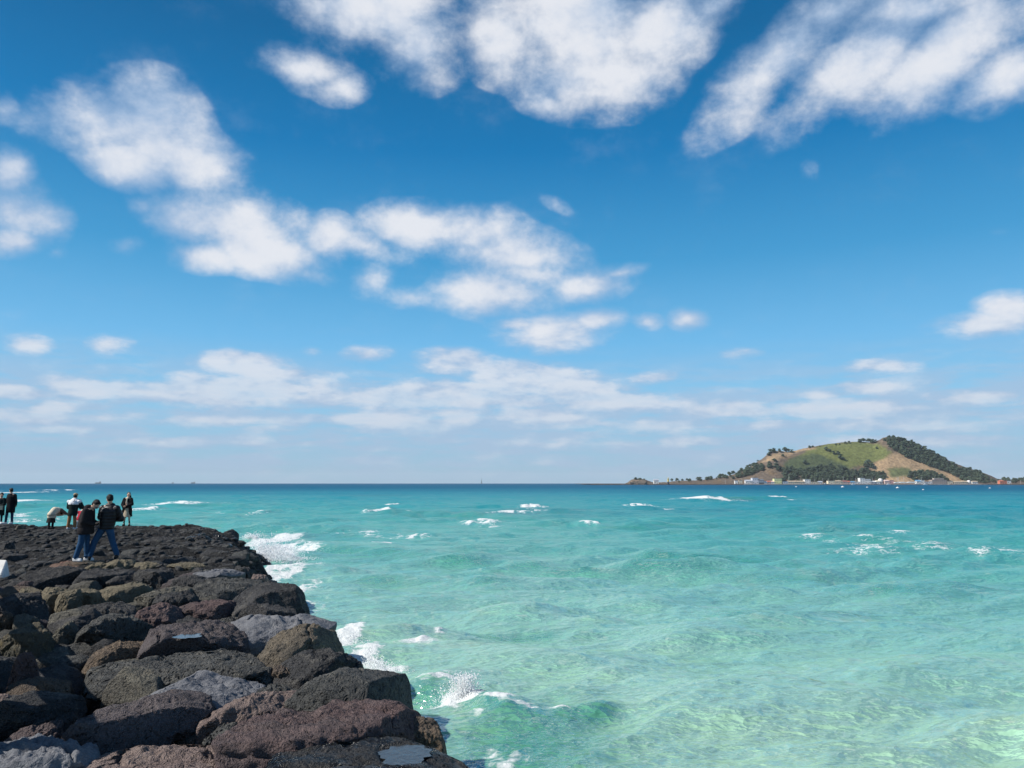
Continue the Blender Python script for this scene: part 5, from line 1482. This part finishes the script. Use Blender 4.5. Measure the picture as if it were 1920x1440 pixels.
def legs(e, J, mat, ra=.100, rk=.072, rb=.062, name='trousers', cuff=True, vox=.012):
    P = [ellip(J['pelvis'], (.165, .125, .12))]
    for s in 'LR':
        kn, an, hp = np.array(J['kn' + s], float), np.array(J['an' + s], float), np.array(J['hip' + s], float)
        P += [capsule(hp, ra, kn, rk), capsule(kn, rk, an, rb)]
        g = np.random.default_rng(int(abs(kn[0]) * 999) + 3)
        for i in range(7):                       # creases
            t_ = g.uniform(.0, 1); c = (kn * (1 - t_) + an * t_) if i < 5 else (hp * .3 + kn * .7)
            P.append(ellip(c + g.normal(size=3) * .008, (rk * 1.10 if i >= 5 else (rk + (rb - rk) * t_) * 1.13, rb * 1.05, .016), Matrix.Rotation(g.uniform(-.4, .4), 3, 'Y'), 2))
    return fuse(name, P, mat, e, vox, 1)


def shoes(e, J, mat, L_=.27, sole=None):
    for s in 'LR':
        an, toe = np.array(J['an' + s], float), np.array(J['toe' + s], float)
        d = toe - an; d[2] = 0; d = unit(d); base = min(an[2] - .065, toe[2])
        h = np.array([an[0], an[1], base]) - d * .045
        P = [capsule(h + [0, 0, .045], .042, h + d * .05 + [0, 0, .07], .044, 10, 3), capsule(h + d * .04 + [0, 0, .052], .046, h + d * (L_ - .10) + [0, 0, .036], .040, 10, 3), capsule(h + [0, 0, .016], .040, h + d * (L_ - .09) + [0, 0, .016], .044, 10, 3),
             capsule(h + d * .02 + [0, 0, .05], .042, an + [0, 0, .01], .044, 10, 3)]
        fuse('shoe', P, mat, e, .009, 1)


def sleeves(J, ra=.072, rb=.060, rc=.050, puff=0):
    P = []
    for s in 'LR':
        sh, el, wr = np.array(J['sh' + s], float), np.array(J['el' + s], float), np.array(J['wr' + s], float)
        P += [capsule(sh, ra, el, rb), capsule(el, rb, wr, rc)]
        if puff:
            for (a, b, r0, r1) in ((sh, el, ra, rb), (el, wr, rb, rc)):
                n = max(2, int(np.linalg.norm(b - a) / puff)); 
                q = Vector(b - a).to_track_quat('Z', 'Y').to_matrix()
                for i in range(n + 1):
                    t_ = i / n; rr = (r0 + (r1 - r0) * t_) * 1.11
                    P.append(ellip(a + (b - a) * t_, (rr, rr, puff * .42), q, 2))
    return P


def grd(x, y): return float(shelf_h(np.array([[x]]), np.array([[y]]))[0, 0])


def footing(px, py, z):
    """a flat stone under the feet so that nobody hovers"""
    q = at_z(px, py, z); return q


def stand_stone(q, mat, label, w=.9, d_=.7, seed=1):
    V, Fc, Dn = rock_verts(seed, 4, p=14, flat=.5)
    V = sculpt(V, Dn, (w / 2, d_ / 2, .20), seed, size=1.0, amt=.6)
    V[:, 2] = np.minimum(V[:, 2], .155 + .012 * fbm(V * 6, 2))
    o = link('standing_stone', mesh_np('standing_stone', V, Fc), M[mat]); o.location = (q[0], q[1], q[2] - .155)
    tag(o, label, 'stone')


# --- man A: charcoal coat, jeans, white shoes, head bowed over a phone
k = .01462
qa = at_z(100 + 470 / 9, 910 + 1288 / 9, 1.60)
J = dict(head=(.31, -.02, 1.50), neck=(.19, 0, 1.40), chest=(.08, 0, 1.16), pelvis=(.04, 0, .88), shL=(.10, .17, 1.33), shR=(.12, -.17, 1.32), elL=(.10, .22, 1.05), elR=(.10, -.23, 1.04), wrL=(.30, .10, .98), wrR=(.31, -.08, .97),
         hipL=(.03, .09, .86), hipR=(.05, -.09, .86), knL=(.06, .10, .47), knR=(.01, -.10, .46), anL=(.08, .12, .10), anR=(-.10, -.10, .10), toeL=(.20, .12, 0), toeR=(.02, -.12, 0), hdL=(.6, -.5, .2), hdR=(.6, .5, .2), pnL=(0, -.3, 1), pnR=(0, .3, 1))
e, L, Rm = person('man in charcoal padded coat and jeans bowing his head over a phone', qa, J, (.78, -.10, -.62), (.6, 0, .8))
hair_short(e, L, Rm)
pf = [(.075, 0, z, rx, ry) for z, rx, ry in [(.70, .175, .215), (.73, .20, .235), (.80, .205, .24), (.87, .195, .23), (.885, .185, .222), (.91, .198, .235), (.98, .195, .235), (1.05, .185, .23), (1.065, .176, .222), (1.09, .185, .23), (1.18, .175, .225), (1.26, .16, .215), (1.275, .150, .205), (1.30, .152, .20), (1.36, .13, .165), (1.42, .09, .10)]]
pf = [(c0 + .035 * max(0, (z - 1.1)) / .3 - .01, c1, z, rx, ry) for (c0, c1, z, rx, ry) in pf]
fuse('coat', [loft(pf)] + sleeves(J, .088, .080, .060) + [ellip((.10, 0, 1.42), (.11, .13, .075)), capsule((.14, .02, 1.30), .10, (.10, 0, 1.40), .10)], cl['charcoal_nylon'], e)
fuse('face_mask', [ellip(L(0, .062, -.052), (.052, .045, .044), Rm, 2)], cl['mask_grey'], e, .009)
legs(e, J, cl['denim'], .098, .078, .066)
shoes(e, J, cl['white_leather'], .29)
box('phone', (.355, .367, -.06, .08, .985, 1.055), cl['phone_black'], e)
stand_stone(qa, 'brown', 'flat brownish stone under the white shoes', 1.0, .6, 301)
# --- man B: black quilted jacket, legs apart
qb = at_z(100 + 830 / 9, 910 + 1262 / 9, 1.62)
J = dict(head=(.10, -.02, 1.62), neck=(.12, 0, 1.47), chest=(.10, 0, 1.22), pelvis=(.04, 0, .86), shL=(-.10, .02, 1.37), shR=(.31, -.02, 1.37), elL=(-.22, .16, 1.12), elR=(.40, .08, 1.08), wrL=(-.20, .33, 1.06), wrR=(.18, .30, 1.05),
         hipL=(-.05, 0, .84), hipR=(.13, 0, .84), knL=(-.24, -.04, .45), knR=(.21, .06, .46), anL=(-.30, -.10, .10), anR=(.37, .02, .13), toeL=(-.36, .06, 0), toeR=(.41, -.13, 0.03), hdL=(-.3, .4, .2), hdR=(-.8, .3, .2), pnL=(.2, 0, 1), pnR=(0, 0, 1))
e, L, Rm = person('man in a glossy black quilted jacket and jeans standing legs apart, seen from behind', qb, J, (-.62, .62, -.30), (-.2, .2, 1))
hair_short(e, L, Rm)
pf = []
zz = np.linspace(.80, 1.42, 46)
for z in zz:
    w = np.interp(z, [.80, .9, 1.1, 1.3, 1.38, 1.42], [.185, .19, .215, .235, .19, .12]); dpt = np.interp(z, [.80, 1.1, 1.3, 1.42], [.15, .16, .16, .09])
    pu = .013 * abs(math.sin((z - .80) / .085 * PI)) ** .6
    pf.append((np.interp(z, [.8, 1.2, 1.42], [.05, .10, .11]), 0, z, w + pu, dpt + pu))
cl['black_nylon'] = plain('glossy_black_nylon', (.008, .007, .010), .42, var=.2, scale=20, bump=.25, spec=.35)
fuse('quilted_jacket', [loft(pf, 32)] + sleeves(J, .086, .080, .062, .085) + [capsule((.06, 0, 1.44), .075, (.18, 0, 1.44), .075)], cl['black_nylon'], e, .010, 1)
legs(e, J, cl['denim'], .105, .082, .066)
shoes(e, J, cl['dark_shoe'], .28)
stand_stone(at_z(100 + 640 / 9, 910 + 1272 / 9, 1.62), 'olive', 'flat pale stone under the left foot of the man in the quilted jacket', .7, .5, 302)
stand_stone(at_z(100 + 1050 / 9, 910 + 1245 / 9, 1.64), 'basalt', 'flat dark stone under the right foot of the man in the quilted jacket', .6, .5, 303)
# --- woman C
qc = at_z(100 + 1232 / 9, 910 + 690 / 9, 1.58)
J = dict(head=(.03, 0, 1.53), neck=(.01, 0, 1.38), chest=(0, 0, 1.15), pelvis=(0, 0, .86), shL=(-.17, 0, 1.30), shR=(.17, 0, 1.30), elL=(-.24, -.05, 1.03), elR=(.25, -.06, 1.05), wrL=(-.10, -.20, .90), wrR=(.08, -.22, .96),
         hipL=(-.08, 0, .84), hipR=(.08, 0, .84), knL=(-.10, 0, .47), knR=(.11, 0, .47), anL=(-.13, 0, .10), anR=(.14, 0, .10), toeL=(-.12, -.14, 0), toeR=(.18, -.13, 0), hdL=(.8, -.4, .2), hdR=(-.8, -.3, -.1), pnL=(0, .5, 1), pnR=(0, .5, 1))
e, L, Rm = person('laughing woman in open black coat and beige dress, hair blown left', qc, J, (.55, -.80, .05))
fuse('hair', [ellip(L(0, -.025, .032), (.086, .095, .092), Rm), ellip(L(0, -.06, -.03), (.085, .06, .10), Rm), capsule(hc_ := L(-.05, -.06, -.02), .06, L(-.12, -.14, -.16), .03), capsule(L(.0, -.08, -.02), .06, L(-.03, -.13, -.20), .035)], HAIR, e, .012, 1)
fuse('dress', [loft([(.0, -.01, .42, .20, .15), (.0, -.01, .60, .19, .14), (0, 0, .86, .165, .125), (0, 0, 1.0, .13, .10), (0, 0, 1.2, .15, .11), (0, 0, 1.34, .11, .08)])], cl['beige_knit'], e, .014)
fuse('scarf', [ellip((.01, -.03, 1.36), (.075, .07, .06)), capsule((.01, -.11, 1.32), .035, (-.01, -.12, 1.12), .028)], cl['cream_fleece'], e, .014)
fuse('coat', [loft([(-.06, .04, .44, .30, .16), (-.05, .04, .62, .27, .16), (-.03, .04, .86, .21, .14), (0, .03, 1.05, .19, .14), (0, .03, 1.25, .20, .14), (0, .01, 1.34, .15, .10)]), ellip((-.31, .02, .60), (.14, .07, .16)), ellip((.17, -.05, .72), (.10, .07, .22)), ellip((-.13, -.08, .90), (.085, .06, .32)), ellip((.14, -.07, 1.0), (.07, .06, .30))] + sleeves(J, .080, .075, .065), cl['black_wool'], e, .014)
legs(e, J, cl['dark_tights'], .07, .048, .036, 'tights', vox=.013)
shoes(e, J, cl['dark_shoe'], .24)
# --- man D: white and black jacket, tan cap, back to the camera
qd = at_z(100 + 250 / 9, 910 + 748 / 9, 1.60)
s_ = .0025
J = dict(head=(.22, .03, 1.50), neck=(.20, .0, 1.35), chest=(.20, 0, 1.14), pelvis=(.14, 0, .86), shL=(-.02, 0, 1.24), shR=(.42, 0, 1.24), elL=(-.08, .08, .98), elR=(.50, .08, 1.0), wrL=(.02, .26, .92), wrR=(.36, .26, .95),
         hipL=(.05, 0, .84), hipR=(.22, 0, .84), knL=(.01, .02, .47), knR=(.25, .04, .47), anL=(-.02, 0, .10), anR=(.24, .08, .10), toeL=(-.06, .15, 0), toeR=(.30, .20, 0), hdL=(.5, .5, .2), hdR=(-.5, .5, .2))
e, L, Rm = person('person in white-topped black jacket and tan cap, seen from behind', qd, J, (.15, .98, -.10), eyes=False)
fuse('hair', [ellip(L(0, -.02, -.01), (.084, .095, .085), Rm)], HAIR, e, .012)
fuse('cap', [ellip(L(0, -.01, .055), (.092, .105, .070), Rm), capsule(L(-.05, .09, .05), .014, L(.05, .09, .05), .014), capsule(L(0, .09, .05), .03, L(0, .13, .035), .012)], cl['tan_cap'], e, .012)
fuse('jacket', [loft([(.14, 0, .60, .20, .15), (.15, 0, .70, .215, .165), (.17, 0, .90, .20, .155), (.19, 0, 1.0, .22, .17), (.20, 0, 1.10, .25, .18), (.20, 0, 1.145, .25, .18)])] + [capsule(J['sh' + s], .10, J['el' + s], .105) for s in 'LR'] + [capsule(J['el' + s], .105, J['wr' + s], .075) for s in 'LR'], cl['dark_green'], e, .014)
fuse('jacket_yoke', [loft([(.20, 0, 1.10, .262, .19), (.20, 0, 1.20, .262, .19), (.20, 0, 1.28, .22, .16), (.20, 0, 1.35, .13, .11), (.20, 0, 1.39, .09, .09)])] + [ellip(np.array(J['sh' + s]) + [0, 0, -.01], (.115, .115, .10)) for s in 'LR'], cl['white_cloth'], e, .014)
fuse('shoulder_strap', [capsule((.30, -.15, 1.33), .012, (.12, -.20, 1.05), .012)], cl['black_wool'], e, .009)
legs(e, J, cl['brown_cord'], .09, .075, .068, vox=.013)
shoes(e, J, cl['white_leather'], .27)
# --- person E crouching behind, white trousers and a red top
qe = at_z(100 + 345 / 9, 910 + 738 / 9, 1.58); qe[1] += .25
J = dict(head=(.20, .12, .92), neck=(.20, .05, .80), chest=(.18, -.0, .60), pelvis=(.12, -.08, .34), shL=(.05, .0, .74), shR=(.34, .0, .74), elL=(.02, .16, .55), elR=(.40, .16, .55), wrL=(.08, .34, .45), wrR=(.34, .34, .45),
         hipL=(.04, -.08, .34), hipR=(.20, -.08, .34), knL=(-.10, .16, .46), knR=(.22, .24, .50), anL=(-.06, -.02, .10), anR=(.20, .06, .10), toeL=(-.12, .16, 0), toeR=(.24, .26, 0))
e, L, Rm = person('crouching person in white trousers and a red top, half hidden beside the brown trousers', qe, J, (.3, .9, -.3), eyes=False)
fuse('hair', [ellip(L(0, -.02, .0), (.088, .098, .100), Rm)], HAIR, e, .012)
fuse('sweater', [capsule((.13, -.06, .38), .15, (.19, .01, .62), .155), ellip((.2, .02, .72), (.17, .12, .09))] + sleeves(J), cl['red_cloth'], e, .014)
legs(e, J, cl['white_cloth'], .10, .075, .062, vox=.013)
shoes(e, J, cl['white_leather'], .25)
# --- woman F bending forward
qf = at_z(1240 / 13.09, 900 + 1210 / 13.09, 1.58)
J = dict(head=(.20, .42, .70), neck=(.16, .33, .80), chest=(.08, .16, .86), pelvis=(.0, 0, .66), shL=(.0, .30, .86), shR=(.26, .28, .84), elL=(.02, .42, .62), elR=(.38, .38, .72), wrL=(.20, .55, .62), wrR=(.36, .58, .66),
         hipL=(-.07, 0, .64), hipR=(.09, 0, .64), knL=(-.08, -.02, .36), knR=(.09, 0, .36), anL=(-.07, -.02, .09), anR=(.08, .0, .09), toeL=(-.08, .12, 0), toeR=(.10, .13, 0))
e, L, Rm = person('small person in a beige jacket and dark skirt bending far forward, back turned', qf, J, (.25, .75, -.6), eyes=False, hs=.92)
fuse('hair', [ellip(L(0, -.02, .0), (.088, .098, .100), Rm)], HAIR, e, .012)
fuse('jacket', [capsule((.0, .0, .64), .17, (.06, .14, .82), .175), ellip((.09, .24, .84), (.19, .17, .14)), loft([(0, .02, .48, .19, .15), (0, .02, .60, .20, .17), (0, .02, .72, .18, .16)])], cl['cream_fleece'], e, .014)
fuse('sleeve', [capsule(J['shR'], .09, J['elR'], .075), capsule(J['elR'], .075, J['wrR'], .055)], cl['wool_brown'], e, .014)
fuse('sleeve', [capsule(J['shL'], .09, J['elL'], .075), capsule(J['elL'], .075, J['wrL'], .055)], cl['cream_fleece'], e, .014)
fuse('belt', [loft([(-.0, .01, .615, .205, .185), (0, .01, .64, .205, .185)])], cl['wool_brown'], e, .010)
fuse('skirt', [loft([(-.01, .0, .27, .20, .15), (-.01, .0, .30, .205, .155), (0, 0, .50, .165, .14)])], cl['dark_skirt'], e, .014)
legs(e, J, cl['dark_tights'], .065, .055, .045, 'tights', vox=.013)
shoes(e, J, cl['dark_shoe'], .23)
# --- man G in a long black coat
qg = at_z(205 / 13.09, 900 + 1085 / 13.09, 1.60)
J = dict(head=(.0, 0, 1.70), neck=(.03, 0, 1.54), chest=(.05, 0, 1.30), pelvis=(.03, 0, .96), shL=(-.12, .05, 1.44), shR=(.24, -.03, 1.44), elL=(-.20, .05, 1.14), elR=(.29, .0, 1.12), wrL=(-.20, .20, .98), wrR=(.20, .16, .96),
         hipL=(-.06, 0, .93), hipR=(.12, 0, .93), knL=(-.12, 0, .52), knR=(.14, .02, .52), anL=(-.15, 0, .10), anR=(.17, .0, .10), toeL=(-.30, -.06, 0), toeR=(.14, -.17, 0))
e, L, Rm = person('tall man in long black coat and white shoes near the left edge', qg, J, (-.9, .35, -.05))
hair_short(e, L, Rm)
fuse('coat', [loft([(.05, 0, .56, .22, .16), (.05, 0, .75, .225, .165), (.05, 0, 1.0, .21, .155), (.05, 0, 1.2, .225, .16), (.05, 0, 1.38, .225, .15), (.045, 0, 1.46, .17, .11), (.04, 0, 1.54, .08, .08)])] + sleeves(J, .09, .08, .065), cl['black_wool'], e, .014)
legs(e, J, cl['dark_denim'], .095, .07, .058, vox=.013)
shoes(e, J, cl['white_leather'], .29)
# --- person H cut by the left edge
qh = at_z(-22 / 13.09, 900 + 1085 / 13.09, 1.60)
J = dict(head=(.02, 0, 1.46), neck=(.0, 0, 1.32), chest=(0, 0, 1.10), pelvis=(0, 0, .84), shL=(-.17, 0, 1.24), shR=(.16, 0, 1.24), elL=(-.22, .02, .98), elR=(.22, -.04, .98), wrL=(-.12, -.14, .88), wrR=(.08, -.18, .90),
         hipL=(-.08, 0, .82), hipR=(.08, 0, .82), knL=(-.09, 0, .46), knR=(.09, 0, .46), anL=(-.10, 0, .10), anR=(.10, 0, .10), toeL=(-.10, -.15, 0), toeR=(.18, -.10, 0))
e, L, Rm = person('shorter dark-haired person in a dark coat with a bag, cut off by the left edge', qh, J, (.6, -.75, .0))
hair_short(e, L, Rm)
fuse('coat', [loft([(0, 0, .42, .22, .16), (0, 0, .7, .21, .16), (0, 0, 1.0, .19, .15), (0, 0, 1.2, .20, .14), (0, 0, 1.30, .13, .10)])] + sleeves(J, .085, .078, .062), cl['dark_green'], e, .014)
legs(e, J, cl['dark_tights'], .075, .055, .045, vox=.013)
shoes(e, J, cl['white_leather'], .25)
hb = empty('handbag', (qh[0] + .14, qh[1] - .20, qh[2] + .74)); tag(hb, 'grey-green bag held at the left edge by the person in the dark coat', 'bag')
box('bag_body', (-.13, .13, -.05, .05, 0, .22), plain('bag_cloth', (.12, .15, .13), .8), hb)
fuse('strap', [capsule((-.10, 0, .20), .01, (0, 0, .40), .01), capsule((0, 0, .40), .01, (.10, 0, .20), .01)], cl['black_wool'], hb, .008)
for (q_, sd_, mt, lab) in ((qc, 311, 'basalt', 'flat black rock under the laughing woman'), (qd, 312, 'basalt', 'black rock under the person with the tan cap'), (qf, 313, 'basalt', 'black rock under the bending person'), (qg, 314, 'basalt', 'black rock under the tall man in the long coat'), (qh, 315, 'basalt', 'black rock at the left edge under the cut-off person'), (qe, 316, 'basalt', 'black rock under the crouching person')):
    stand_stone(q_, mt, lab, 1.3, 1.1, sd_)

# ------------------------------------------------------------------ the air: thin sea haze
mh = bpy.data.materials.new('sea_haze'); mh.use_nodes = True
th = NT(mh.node_tree); th.n.remove(th.n['Principled BSDF'])
pv = th.new('ShaderNodeVolumePrincipled'); pv.inputs['Color'].default_value = (.80, .88, .96, 1); pv.inputs['Density'].default_value = .000045
th.l.new(pv.outputs[0], th.n['Material Output'].inputs['Volume'])
VV, FF = [], []
box_bm(VV, FF, -14000, 14000, -14000, 14000, -3.0, 175)
tag(link('haze', mesh_np('haze', VV, FF, False), mh), kind='stuff')
